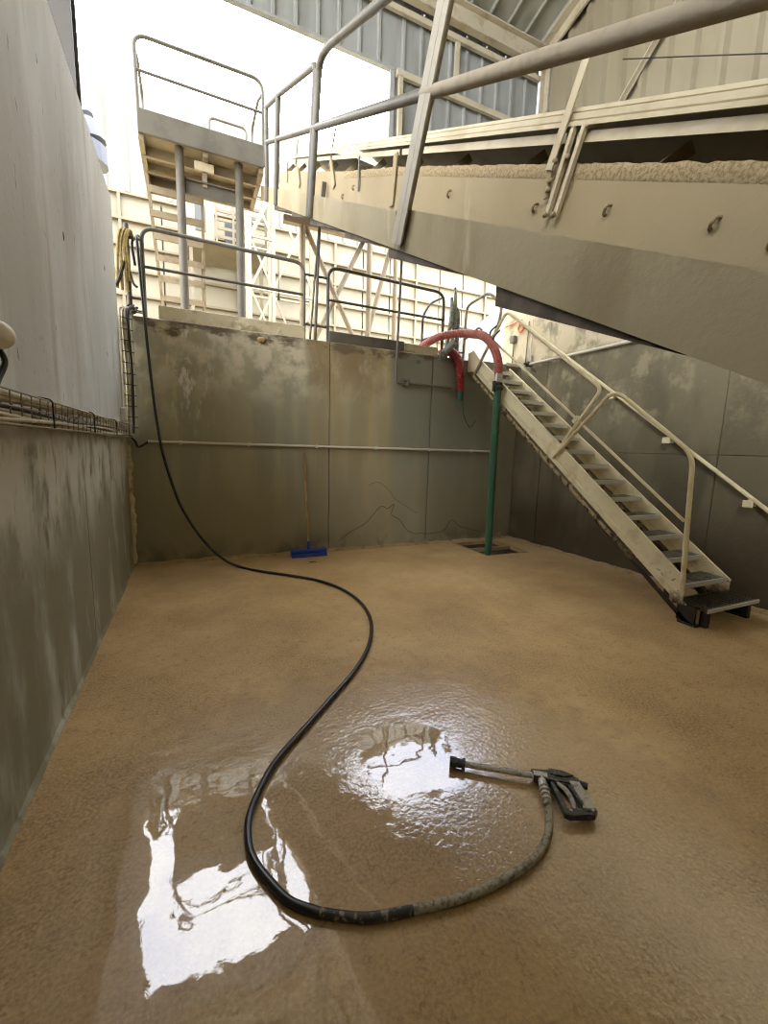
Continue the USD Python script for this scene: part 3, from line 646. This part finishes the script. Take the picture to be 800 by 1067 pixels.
pl = Thing('rail_post', 'short grey end post with link bars at the left end of the back wall', 'post', (-.57, YRL, ZB))
pl.part('post', tube([(-.57, YRL, ZB), (-.57, YRL, 3.92)], .026), 'rail_grey')
for z in (3.78, 3.14): pl.part('link_bar', tube([(-.545, YRL, z), (-.443, YRL, z)], .015), 'rail_grey')
rc = Thing('railing', 'small bent tube rail end behind the bundled grey cloth', 'railing', (3.5, 6.2, ZB))
rc.part('rail_loop', tube([(3.37, 6.15, ZB), (3.37, 6.15, 3.55), (3.52, 6.2, 3.78), (3.78, 6.25, 3.92)], .018, .1), 'rail_grey')
rc.part('mid_rail', tube([(3.37, 6.15, 3.2), (3.7, 6.22, 3.34)], .015), 'rail_grey')
rd = Thing('tall_rod', 'thin dark upright rod between the two back wall railings', 'rod', (1.62, YRL, ZB))
rd.part('rod', tube([(1.60, 5.922, ZB), (1.655, 5.922, 4.46)], .02), 'rail_grey')
rd.part('stay', tube([(1.53, 5.928, ZB), (1.645, 5.922, 4.35)], .013), 'rail_grey')
pc = Thing('pull_cord', 'thin cord with dark weight hanging from the left railing', 'cord', (1.12, YRL, 3.4))
pc.part('cord', tube([(1.12, YRL - .024, 3.89), (1.12, YRL - .024, 3.46)], .005, sides=6), 'cable_dark')
pc.part('weight', tube([(1.12, YRL - .024, 3.46), (1.12, YRL - .024, 3.37)], .02, sides=10, radii=[.008, .02, .02]), 'cable_dark')
st = Thing('strap_bundle', 'yellowish straps and ropes draped over the left end post', 'straps', (-.55, 5.92, 3.4))
for k in range(6):
    a = rng.uniform(-.05, .05); L_ = rng.uniform(.35, .62)
    pts = spline([(-.52 + a * .4, YRL + .02, 3.78), (-.56 + a, 5.925, 3.84), (-.6 + a, 5.915, 3.7), (-.6 + a * 1.4, 5.915, 3.78 - L_ * .6), (-.6 + a * 1.6, 5.92, 3.78 - L_)], 5)
    st.part('strap', tube(pts, .016, sides=7), 'strap')
st.part('rope_tail', tube(spline([(-.6, 5.915, 3.5), (-.66, 5.9, 3.3), (-.70, 5.9, 3.22)], 4), .02, sides=7), 'underside')
st.part('rope_tail', tube(spline([(-.55, 5.915, 3.4), (-.52, 5.9, 3.28), (-.48, 5.9, 3.24)], 4), .014, sides=7), 'underside')

cl = Thing('cloth_bundle', 'ragged grey-green cloth tied around upright tubes by the red hoses', 'cloth', (3.85, 6.0, ZB))
for k, (x0, x1, zt) in enumerate(((3.74, 3.82, 3.86), (3.85, 3.88, 3.98), (3.95, 3.93, 3.72))):
    P_ = spline([(x0, 6.03, ZB), ((x0 + x1) / 2, 6.03, 3.3), (x1, 6.02, 3.6), (x1 - .02, 6.02, zt)], 6)
    mm = tube(P_, .05, sides=10, radii=[.03, .036, .03, .04, .034, .02])
    nz = meshkit.fbm(np.array(mm.vertices) * 14, 3, k) - .5
    mm.vertices = np.array(mm.vertices) + np.c_[nz, nz, nz * .4] * .06
    cl.part('cloth_fold', mm, 'cloth_grey', smooth=60)
cl.part('stake', tube([(3.88, 6.04, ZB), (3.87, 6.04, 4.02)], .018), 'rail_grey')

# ================================================================== STAIR
XS, XF = 4.07, 4.80
zt = lambda y: .65 + .755 * (y - 2.59)          # top edge of the stringers
st_ = Thing('stair', 'steep cream steel stair with grating treads along the right wall', 'stair', (4.4, 2.15, 0))
zf = lambda y: .35 + .7275 * (y - 2.31)
def strg(X, ya, yb, o0, o1, t):
    z_ = zt if X < 4.4 else zf
    return prism_x([(ya, z_(ya) + o0), (yb, z_(yb) + o0), (yb, z_(yb) + o1), (ya, z_(ya) + o1)], X, X + t)
for X, s in ((XS, 1), (XF, -1)):
    y_t = 5.75
    web = strg(X, 2.27, y_t, -.205, 0, .008 * s)
    st_.part('stringer', cat([web, strg(X, 2.27, y_t, -.012, 0, -.014 * s), strg(X, 2.27, y_t, -.212, -.2, -.016 * s)]), 'stair_cream', smooth=False)
    st_.part('lower_flange', strg(X + .004 * s, 2.24, y_t, -.285, -.212, .008 * s), 'stair_cream', smooth=False)
    st_.part('bottom_angle', cat([strg(X, 2.15, y_t, -.385, -.33, .01 * s), strg(X, 2.15, y_t, -.385, -.373, .05 * s)]), 'stair_rust', smooth=False)
    for k in range(9):
        yy = 2.4 + k * .41
        st_.part('spacer', strg(X + .002 * s, yy, yy + .05, -.34, -.28, .012 * s), 'stair_rust', smooth=False)
    st_.part('foot', cat([box((X - .03, 2.12, 0), (X + .05, 2.28, .012)), box((X - .0, 2.15, .0), (X + .015, 2.3, .16))]), 'stair_rust')
st_.part('top_plate', prism_x([(5.6, 2.72), (5.86, 2.74), (5.86, 3.02), (5.72, 3.04), (5.6, 2.92)], XS - .012, XS), 'stair_cream', smooth=False)
for k in range(15):
    yn, zn = 2.31 + .2385 * k, .34 + .1735 * k
    front = chamfer_box((XS + .01, yn - .012, zn - .05), (XF - .01, yn + .0, zn), .003)
    bars_ = [box((XS + .012, yn + .016 + j * .026, zn - .028), (XF - .012, yn + .022 + j * .026, zn - .002)) for j in range(8)]
    cross = [box((xx, yn, zn - .02), (xx + .006, yn + .22, zn - .004)) for xx in np.linspace(XS + .06, XF - .06, 9)]
    tp = st_.part('tread', cat(bars_ + cross + [box((XS + .01, yn + .215, zn - .035), (XF - .01, yn + .222, zn))]), 'tread_steel', smooth=False)
    st_.part('nosing', front, 'nosing', under=tp)
    st_.part('tread_lug', box((XF - .16, yn + .06, zn - .05), (XF - .02, yn + .12, zn - .036)), 'tread_steel', under=tp)
land = [box((XS + .0, 2.06, .15), (XF + .08, 2.075, .185)), box((XS, 2.35, .15), (XF + .08, 2.362, .185))]
land += [box((XS + .0, 2.06 + .028 * j, .152), (XF + .08, 2.066 + .028 * j, .18)) for j in range(1, 11)] + [box((xx, 2.06, .16), (xx + .006, 2.36, .178)) for xx in np.linspace(XS + .03, XF + .05, 14)]
st_.part('nosing', chamfer_box((XS, 2.048, .15), (XF + .08, 2.06, .186), .003), 'nosing')
st_.part('bottom_step', cat(land), 'grate_dark', smooth=False)
for xx in (XS + .05, XF - .03):
    for yy in (2.08, 2.28): st_.part('step_support', box((xx, yy, 0), (xx + .05, yy + .06, .15)), 'stair_rust')
st_.part('head_plate', box((XS + .01, 5.83, 2.7), (XF, 5.855, 2.93)), 'tread_steel')
XH = XS - .03
st_.part('hand_rail', tube([(XH, 5.64, 2.7), (XH, 5.15, 3.24), (XH, 4.98, 3.42), (XH, 3.33, 2.2), (XH, 3.89, 1.5)], .021, .09), 'stair_cream')
st_.part('hand_rail', tube([(XH, 3.93, 1.45), (XH, 3.22, 2.14), (XH, 3.10, 2.12), (XH, 2.33, 1.53), (XH, 2.27, .29)], .021, .13), 'stair_cream')
st_.part('mid_rail', tube([(XH, 5.5, 3.28), (XH, 4.53, 2.57), (XH, 2.33, .93)], .015), 'stair_cream')
st_.part('gate_hoop', tube([(XH, 5.62, 2.70), (XH, 5.14, 3.27), (XH, 5.08, 3.52), (XH, 5.40, 3.79), (XH, 5.95, 3.75), (XH, 5.98, 2.93)], .02, .12), 'post_grey')
st_.part('mid_hoop', tube([(XH, 5.5, 3.28), (XH, 5.6, 3.35), (XH, 5.96, 3.25)], .014, .04), 'rail_grey')
for z in (3.4, 3.05): st_.part('link_bar', tube([(XH, 5.97, z), (XH - .17, 6.0, z)], .013), 'rail_grey')
st_.part('rail_clamp', bar((XH - .0, 3.66, 1.86), (XH, 3.60, 1.92), .05, .05), 'stair_cream')

hr = Thing('wall_handrail', 'long cream handrail bracketed to the right wall above the stair', 'handrail', (5.05, 4, 2))
za = lambda y: 1.11 + .712 * (y - 2.31)
hr.part('rail', tube([(5.06, 5.95, za(5.95)), (5.06, .9, za(.9))], .021), 'stair_cream')
for yy in (5.0, 4.0, 3.2, 2.32, 1.2):
    hr.part('bracket', cat([chamfer_box((5.0, yy - .045, za(yy) - .09), (5.008, yy + .045, za(yy) - .02)), bar((5.0, yy, za(yy) - .06), (5.13, yy, za(yy) - .07), .03, .03), box((5.03, yy - .02, za(yy) - .06), (5.07, yy + .02, za(yy) - .015))]), 'stair_cream')

# wall services by the stair head
wp = Thing('wall_pipe', 'pale horizontal pipe on the right wall with a dark valve', 'pipe', (5.09, 4.4, 2.92))
wp.part('pipe', tube([(5.085, 5.62, 2.925), (5.085, 1.8, 2.92)], .022), 'conduit_white')
wp.part('valve', cat([ball((5.08, 5.64, 2.93), .045, 2), disc((5.0, 5.64, 2.93), (5.09, 5.64, 2.93), .02)]), 'cable_dark')
for yy in (4.9, 3.6, 2.3): wp.part('clip', box((5.06, yy - .015, 2.88), (5.13, yy + .015, 2.955)), 'conduit_grey')
cd = Thing('conduit', 'pair of slim vertical conduits dropping to the valve on the right wall', 'conduit', (5.1, 5.7, 3.3))
cd.part('tube', tube([(5.10, 5.62, 2.99), (5.10, 5.62, 3.62)], .014), 'conduit_white')
cd.part('tube', tube([(5.11, 5.74, 2.9), (5.11, 5.72, 3.62)], .009), 'conduit_grey')
cd.part('union', disc((5.10, 5.62, 2.97), (5.10, 5.62, 3.06), .03), 'clamp_steel')
so = Thing('socket', 'small grey socket box on a stalk at the stair head', 'socket', (5.08, 6.05, 2.95))
so.part('stalk', tube([(5.1, 6.05, 2.9), (5.1, 6.05, 3.36)], .012), 'conduit_grey')
so.part('socket_box', chamfer_box((5.05, 6.0, 3.34), (5.13, 6.1, 3.46), .01), 'conduit_grey')
so.part('base_block', chamfer_box((4.85, 5.9, 2.93), (5.12, 6.1, 2.98), .01), 'conduit_white')
hk = Thing('hook', 'pale orange ring hook with arm on the right wall above the stair head', 'hook', (5.08, 5.95, 3.55))
a_ = np.linspace(0, 2 * np.pi, 20)
hk.part('ring', tube(np.c_[np.full(20, 5.1), 5.9 + .06 * np.cos(a_), 3.56 + .06 * np.sin(a_)], .016, sides=8), 'orange_paint')
hk.part('arm', tube([(5.1, 6.3, 3.66), (5.1, 5.88, 3.68)], .012), 'orange_paint')
single('thin_cable', tube(spline([(5.06, 4.35, 6.36), (5.05, 3.5, 5.78), (5.06, 2.5, 5.1)], 6), .006, sides=6), 'cable_dark', 'thin dark cable strung along the cream cladding', 'cable')

# ================================================================== SUMP, GREEN PIPE, RED HOSES
sp = Thing('sump', 'dark square drain sump with a steel rim around the green pipe foot', 'drain', (4.28, 5.3, 0))
sp.part('rim', cat([box((3.88, 4.86, -.03), (4.68, 4.88, .004)), box((3.88, 5.74, -.03), (4.68, 5.76, .004)), box((3.88, 4.88, -.03), (3.9, 5.74, .004)), box((4.66, 4.88, -.03), (4.68, 5.74, .004))]), 'mortar')
sp.part('cross_bar', box((3.9, 5.28, -.05), (4.66, 5.33, .003)), 'mortar')
sp.part('sump_lining', cat([box((3.9, 4.88, -.22), (4.66, 5.74, -.2)), box((3.9, 4.88, -.2), (4.66, 4.9, -.05)), box((3.9, 5.72, -.2), (4.66, 5.74, -.05)), box((3.9, 4.9, -.2), (3.92, 5.72, -.05)), box((4.64, 4.9, -.2), (4.66, 5.72, -.05))]), 'underside')
gp = Thing('green_pipe', 'upright green suction pipe rising from the drain sump beside the stair', 'pipe', (3.98, 5.0, -.15))
GX, GY = 3.98, 4.99
gp.part('pipe', tube([(GX + .02, GY, -.195), (GX, GY, 2.42)], .052, sides=18), 'green_pipe')
for z in (.95, 1.75): gp.part('pipe_joint', tube([(GX + .01, GY, z), (GX + .01, GY, z + .05)], .056, sides=18), 'green_pipe')
gp.part('coupling', cat([disc((GX, GY, 2.36), (GX, GY, 2.40), .066, 18), disc((GX, GY, 2.43), (GX, GY, 2.46), .066, 18), box((GX - .085, GY - .02, 2.34), (GX - .05, GY + .02, 2.48))]), 'gun_black')
gp.part('hose_clamp', disc((GX, GY, 2.47), (GX, GY, 2.58), .058, 18), 'clamp_steel')

def ribbed_hose(pts, r, pitch=.022, sides=14, amp=.06):
    P = spline(pts, 14)
    s = np.r_[0, np.cumsum(np.linalg.norm(np.diff(P, axis=0), axis=1))]
    n_ = int(s[-1] / pitch * 4)
    u = np.linspace(0, s[-1], n_)
    Pu = np.array([np.interp(u, s, P[:, k]) for k in range(3)]).T
    return tube(Pu, r, sides=sides, radii=r * (1 + amp * np.sin(u / pitch * 2 * np.pi)))
rh = Thing('red_hose', 'faded red ribbed hose arching from the wall top down to the green pipe', 'hose', (4, 5.5, 3.2))
rh.part('hose', ribbed_hose([(2.95, 6.35, 2.985), (3.25, 6.14, 3.03), (3.5, 5.95, 3.2), (3.74, 5.78, 3.26), (3.92, 5.6, 3.24), (3.955, 5.35, 3.16), (3.96, 5.13, 2.98), (GX, 5.02, 2.76), (GX, GY, 2.56)], .058), 'red_rubber')
rh.part('lashing', tube(spline([(4.02, 5.14, 3.27), (4.0, 5.26, 3.2), (4.06, 5.3, 3.05), (4.0, 5.2, 3.0), (3.96, 5.12, 3.1), (4.04, 5.1, 3.2)], 6), .012, sides=7), 'cable_dark')
r2 = Thing('red_hose', 'short deep red hose drooping down the front of the back wall', 'hose', (3.85, 5.75, 2.7))
r2.part('hose', ribbed_hose([(3.62, 6.02, 2.99), (3.72, 5.9, 3.02), (3.80, 5.80, 2.94), (3.84, 5.77, 2.78), (3.87, 5.77, 2.6), (3.89, 5.78, 2.42)], .062), 'red_dark')
r2.part('end_coupling', tube([(3.89, 5.78, 2.43), (3.90, 5.785, 2.28)], .05, sides=12, radii=[.055, .045, .05]), 'green_pipe')
a_ = np.linspace(0, np.pi * 2, 18)
r2.part('wire_loop', tube(np.c_[3.88 + .05 * np.cos(a_), np.full(18, 5.79), 2.24 + .1 * np.sin(a_)], .007, sides=6), 'conduit_grey')
r2.part('cord', tube(spline([(3.95, 5.79, 2.4), (3.98, 5.8, 2.1), (4.12, 5.8, 1.88), (4.25, 5.84, 2.0)], 6), .005, sides=6), 'cable_dark')
cf = Thing('hose_cuff', 'grey clamp cuff lying over the wall edge on the red hose', 'clamp', (3.65, 5.85, 3.0))
cf.part('cuff', tube([(3.5, 5.80, 2.90), (3.74, 5.80, 3.13)], .06, sides=12, radii=[.045, .06, .055, .06]), 'cloth_grey')
a_ = np.linspace(0, np.pi * 2, 16)
cf.part('ring', tube(np.c_[3.52 + .05 * np.cos(a_), np.full(16, 5.76), 2.9 + .07 * np.sin(a_)], .012, sides=7), 'conduit_grey')

# ================================================================== PIPES AND TRAYS ON THE WALLS
hp = Thing('wall_conduit', 'long white horizontal conduit across the back wall', 'conduit', (2, 5.84, 1.5))
hp.part('tube', tube([(-.45, 5.83, 1.505), (4.58, 5.83, 1.505)], .016), 'conduit_white')
for xx in (-.1, .7, 1.6, 2.5, 3.4, 4.2): hp.part('clip', box((xx - .015, 5.81, 1.48), (xx + .015, 5.86, 1.53)), 'conduit_white')
vc = Thing('drop_conduit', 'dark L-shaped conduit dropping from the conveyor and turning right on the back wall', 'conduit', (2.8, 5.83, 2.5))
vc.part('tube', tube([(2.82, 5.82, 4.27), (2.78, 5.82, 2.47), (3.76, 5.82, 2.47)], .017, .07), 'conduit_grey')
vc.part('clip', cat([box((2.94, 5.79, 2.43), (2.98, 5.858, 2.52)), box((2.91, 5.8, 2.50), (3.01, 5.84, 2.53))]), 'conduit_grey')

tb = Thing('cable_tray', 'wire basket cable tray full of dusty cables along the left wall', 'cable tray', (XL + .03, 3, 1.6))
for z, dx, r in ((1.672, .03, .004), (1.672, .09, .0035), (1.615, .092, .0025), (1.55, .085, .005), (1.55, .035, .004)):
    tb.part('rail_wire', tube([(XL + dx, -.5, z), (XL + dx, 5.62, z)], r, sides=6), 'wire')
for k in range(50):
    yy = -.2 + k * .115
    tb.part('rung_wire', tube([(XL + .03, yy, 1.672), (XL + .015, yy, 1.55), (XL + .085, yy, 1.55), (XL + .09, yy, 1.672)], .0026, .01, sides=5), 'wire')
for k, (z, dx, r, m_) in enumerate(((1.66, .05, .017, 'cable_pale'), (1.64, .035, .012, 'cable_pale'), (1.575, .05, .013, 'cable_pale'), (1.58, .068, .01, 'cable_dark'), (1.565, .035, .012, 'cable_pale'), (1.595, .045, .009, 'cable_pale'), (1.668, .07, .012, 'cable_pale'), (1.57, .078, .009, 'cable_pale'), (1.61, .03, .008, 'cable_dark'), (1.585, .08, .006, 'cable_pale'))):
    pts = [(XL + dx + .008 * math.sin(yy * 3 + k), yy, z + .009 * math.sin(yy * 2.3 + k * 2)) for yy in np.linspace(-.4, 5.6, 26)]
    tb.part('cable', tube(spline(pts, 3), r, sides=8), m_)
tb.part('cable_tail', tube(spline([(XL + .06, 5.55, 1.57), (XL + .1, 5.72, 1.50), (-.55, 5.82, 1.44), (-.45, 5.83, 1.5)], 6), .012, sides=7), 'cable_dark')
for yy in (1.5, 2.45, 3.4, 4.35, 5.2): tb.part('tie', tube([(XL + .02, yy, 1.69), (XL + .1, yy + .02, 1.68), (XL + .1, yy + .02, 1.55)], .0035, .02, sides=5), 'cable_dark')
tv = Thing('cable_riser', 'vertical wire cable riser in the back left corner up to the wall top', 'cable riser', (XL + .05, 5.72, 2.2))
for dx, yy in ((.02, 5.74), (.075, 5.8), (.12, 5.82)): tv.part('rail_wire', tube([(XL + dx, yy, 1.56), (XL + dx, yy, 2.95)], .006, sides=6), 'wire')
for k in range(11): tv.part('rung_wire', tube([(XL + .015, 5.73, 1.66 + k * .12), (XL + .13, 5.81, 1.66 + k * .12)], .005, sides=5), 'cable_dark')
for k, (dx, m_) in enumerate(((.035, 'cable_pale'), (.06, 'cable_pale'), (.09, 'cable_dark'))):
    tv.part('cable', tube(spline([(XL + dx, 5.7, 1.6), (XL + dx, 5.77, 1.75), (XL + dx + .01, 5.79, 2.3), (XL + dx, 5.79, 2.9), (XL + dx + .05, 5.9, 3.0 + k * .02)], 6), .013, sides=7), m_)
jb = single('junction_box', chamfer_box((XL, 5.42, 1.72), (XL + .06, 5.52, 1.86), .008), 'white_box', 'small white junction box above the tray end in the corner', 'box')
tg = Thing('cable_tangle', 'tangle of loose pale and dark cables on the corner of the wall top', 'cables', (-.55, 5.95, 3.0))
for k in range(8):
    c = V(-.54, 5.93, 2.965) + rng.uniform(-.03, .03, 3) * [1, 1, .3]
    pts = [c + rng.uniform(-1, 1, 3) * V(.10, .06, .035) + V(0, 0, .03) for _ in range(6)]
    tg.part('cable', tube(spline(pts, 6), .009, sides=6), 'cable_pale' if k % 2 else 'cable_dark')

wl_ = Thing('wall_light', 'round cream bulkhead lamp cut by the left picture edge', 'lamp', (XL + .08, 2.06, 1.92))
wl_.part('base', tube([(XL, 2.06, 1.87), (XL + .05, 2.06, 1.87)], .05, sides=20), 'lamp_shell')
wl_.part('cover', ball((XL + .05, 2.06, 1.87), .05, 3, (1, 1, 1)), 'lamp_shell')
wl_.part('cable', tube(spline([(XL + .04, 2.08, 1.83), (XL + .05, 2.10, 1.78), (XL + .04, 2.04, 1.70), (XL + .05, 1.96, 1.64)], 6), .010, sides=8), 'cable_dark')

# ================================================================== BROOM
br = Thing('push_broom', 'blue-headed push broom with wooden handle leaning on the back wall', 'broom', (1.45, 5.66, 0))
br.part('head', chamfer_box((1.2, 5.60, .05), (1.70, 5.70, .10), .012), 'blue_plastic')
br.part('bristles', prism_x([(5.6, .05), (5.7, .05), (5.715, 0.0), (5.585, 0.0)], 1.205, 1.695), 'blue_plastic', smooth=False)
br.part('socket', tube([(1.455, 5.655, .09), (1.452, 5.68, .2)], .02, sides=12, radii=[.026, .02, .019]), 'blue_plastic')
br.part('handle', tube([(1.453, 5.672, .15), (1.43, 5.84, 1.41)], .014, sides=12), 'wood')

# ================================================================== PRESSURE HOSE AND GUN
HR = .0155
hose_pts = [(-.45, 5.93, 3.80), (-.455, 5.85, 3.76), (-.45, 5.82, 3.6), (-.42, 5.815, 2.91), (-.38, 5.81, 2.17), (-.34, 5.8, 1.68), (-.29, 5.78, 1.34), (-.19, 5.75, .93), (-.09, 5.71, .66), (.1, 5.63, .33), (.32, 5.48, .10), (.52, 5.32, HR), (.72, 5.06, HR), (.99, 4.8, HR), (1.25, 4.51, HR), (1.41, 4.14, HR), (1.46, 3.7, HR), (1.39, 3.27, HR), (1.22, 2.87, HR), (.99, 2.54, HR), (.71, 2.25, HR), (.51, 2.05, HR), (.33, 1.87, HR), (.24, 1.74, HR), (.17, 1.6, HR), (.15, 1.48, HR), (.16, 1.39, HR), (.2, 1.29, HR), (.25, 1.2, HR), (.33, 1.13, HR)]
hose_mid = [(.33, 1.13, HR), (.46, 1.06, HR), (.61, 1.02, HR)]
hose_end = [(.61, 1.02, HR), (.78, .99, HR), (.95, .985, HR), (1.1, 1.0, HR), (1.22, 1.05, HR), (1.30, 1.12, .018), (1.345, 1.17, .024), (1.365, 1.2, .028)]
ho = Thing('pressure_hose', 'long black pressure hose snaking from the railing across the wet floor', 'hose', (.7, 3, 0))
ho.part('hose', tube(spline(hose_pts, 8), HR, sides=12), 'black_rubber')
ho.part('smeared_length', tube(spline(hose_mid, 8), HR, sides=12), 'hose_smear')
ho.part('dusty_end', tube(spline(hose_end, 8), HR, sides=12), 'hose_dusty', label='sand-covered grey end of the hose')
ho.part('hanger_loop', tube(spline([(-.45, 5.93, 3.80), (-.47, 5.99, 3.81), (-.52, 6.0, 3.74), (-.5, 5.99, 3.5)], 6), HR, sides=10), 'black_rubber')

O, U, W = V(1.09, 1.525, 0), V(.8, -.6, 0), V(-.6, -.8, 0)
def gp3(u, v, z): return O + U * u + W * v + V(0, 0, z)
def plate(poly, z0, z1):
    m = trimesh.creation.extrude_polygon(Polygon(poly), z1 - z0, engine='earcut')
    T = np.eye(4); T[:3, 0], T[:3, 1], T[:3, 2], T[:3, 3] = U, W, (0, 0, 1), O + V(0, 0, z0)
    m.apply_transform(T); m.fix_normals()
    return m
def plate_h(outer, holes, z0, z1):
    m = trimesh.creation.extrude_polygon(Polygon(outer, holes), z1 - z0, engine='earcut')
    T = np.eye(4); T[:3, 0], T[:3, 1], T[:3, 2], T[:3, 3] = U, W, (0, 0, 1), O + V(0, 0, z0)
    m.apply_transform(T); m.fix_normals()
    return m
gn = Thing('spray_gun', 'metal pressure washer spray gun with trigger handle lying on the wet floor', 'spray gun', (1.3, 1.3, 0))
gn.part('nozzle', cat([tube([gp3(-.01, 0, .028), gp3(.022, 0, .028)], .024, sides=18), tube([gp3(.022, 0, .028), gp3(.05, 0, .028)], .02, sides=18), tube([gp3(.048, 0, .028), gp3(.062, 0, .028)], .024, sides=18)]), 'gun_black', label='dark threaded nozzle tip')
gn.part('lance', tube([gp3(.055, 0, .028), gp3(.385, 0, .034)], .0135, sides=14), 'gun_metal')
gn.part('lance_sleeve', chamfer_box((-.035, -.019, -.017), (.035, .019, .017), .006).apply_transform(np.vstack([np.c_[U, W, V(0, 0, 1), gp3(.40, .003, .036)], [0, 0, 0, 1]])), 'gun_metal')
gn.part('body', plate([(.36, -.02), (.44, -.03), (.52, -.03), (.565, -.01), (.57, .012), (.55, .025), (.46, .03), (.37, .022)], .016, .052), 'gun_black', smooth=30)
gn.part('valve_cap', tube([gp3(.565, .0, .034), gp3(.60, .008, .034)], .015, sides=14), 'gun_black')
gn.part('top_cover', plate([(.44, -.036), (.50, -.036), (.545, -.018), (.5, .0), (.445, -.004)], .05, .058), 'gun_black')
gd_ = gn.part('guard', plate_h([(.435, .02), (.565, .012), (.605, .155), (.592, .175), (.49, .205), (.47, .195)], [[(.455, .04), (.512, .035), (.552, .152), (.488, .172)]], .02, .046), 'gun_black', smooth=30)
gn.part('grip', plate([(.52, .02), (.562, .016), (.598, .152), (.56, .162), (.545, .1)], .044, .056), 'gun_grip', smooth=30, label='pale worn grip')
tg_ = [gp3(.47, .03, .04), gp3(.495, .06, .042), (gp3(.51, .1, .042)), gp3(.515, .14, .042), gp3(.51, .165, .04)]
gn.part('trigger', tube(spline(tg_, 6), .009, sides=10, radii=[.009, .011, .01, .008]), 'gun_grip', label='curved pale trigger lever')
for p in ((.495, .185), (.585, .16), (.555, .15), (.47, -.01)):
    gn.part('screw', tube([gp3(*p, .044), gp3(*p, .054)], .006, sides=10), 'gun_metal')
hc = gn.part('hose_fitting', tube([gp3(.405, .015, .034), gp3(.408, .06, .033)], .019, sides=16), 'gun_metal')
for k, r in enumerate((.021, .022, .021, .02)):
    gn.part('fitting_ring', tube([gp3(.408, .05 + k * .024, .032), gp3(.409, .062 + k * .024, .032)], r, sides=16), 'gun_metal')
gn.part('hose_sleeve', tube([gp3(.408, .055, .033), gp3(.412, .155, .028)], .017, sides=14), 'hose_dusty')

# ================================================================== FLOOR LITTER
for k, (px_, py_) in enumerate(((1.42, 5.33),)):
    single('drain_spot', box((px_ - .05, py_ - .02, -.001), (px_ + .05, py_ + .02, .003)), 'underside', 'small dark drain slot in the floor before the blue broom', 'drain')
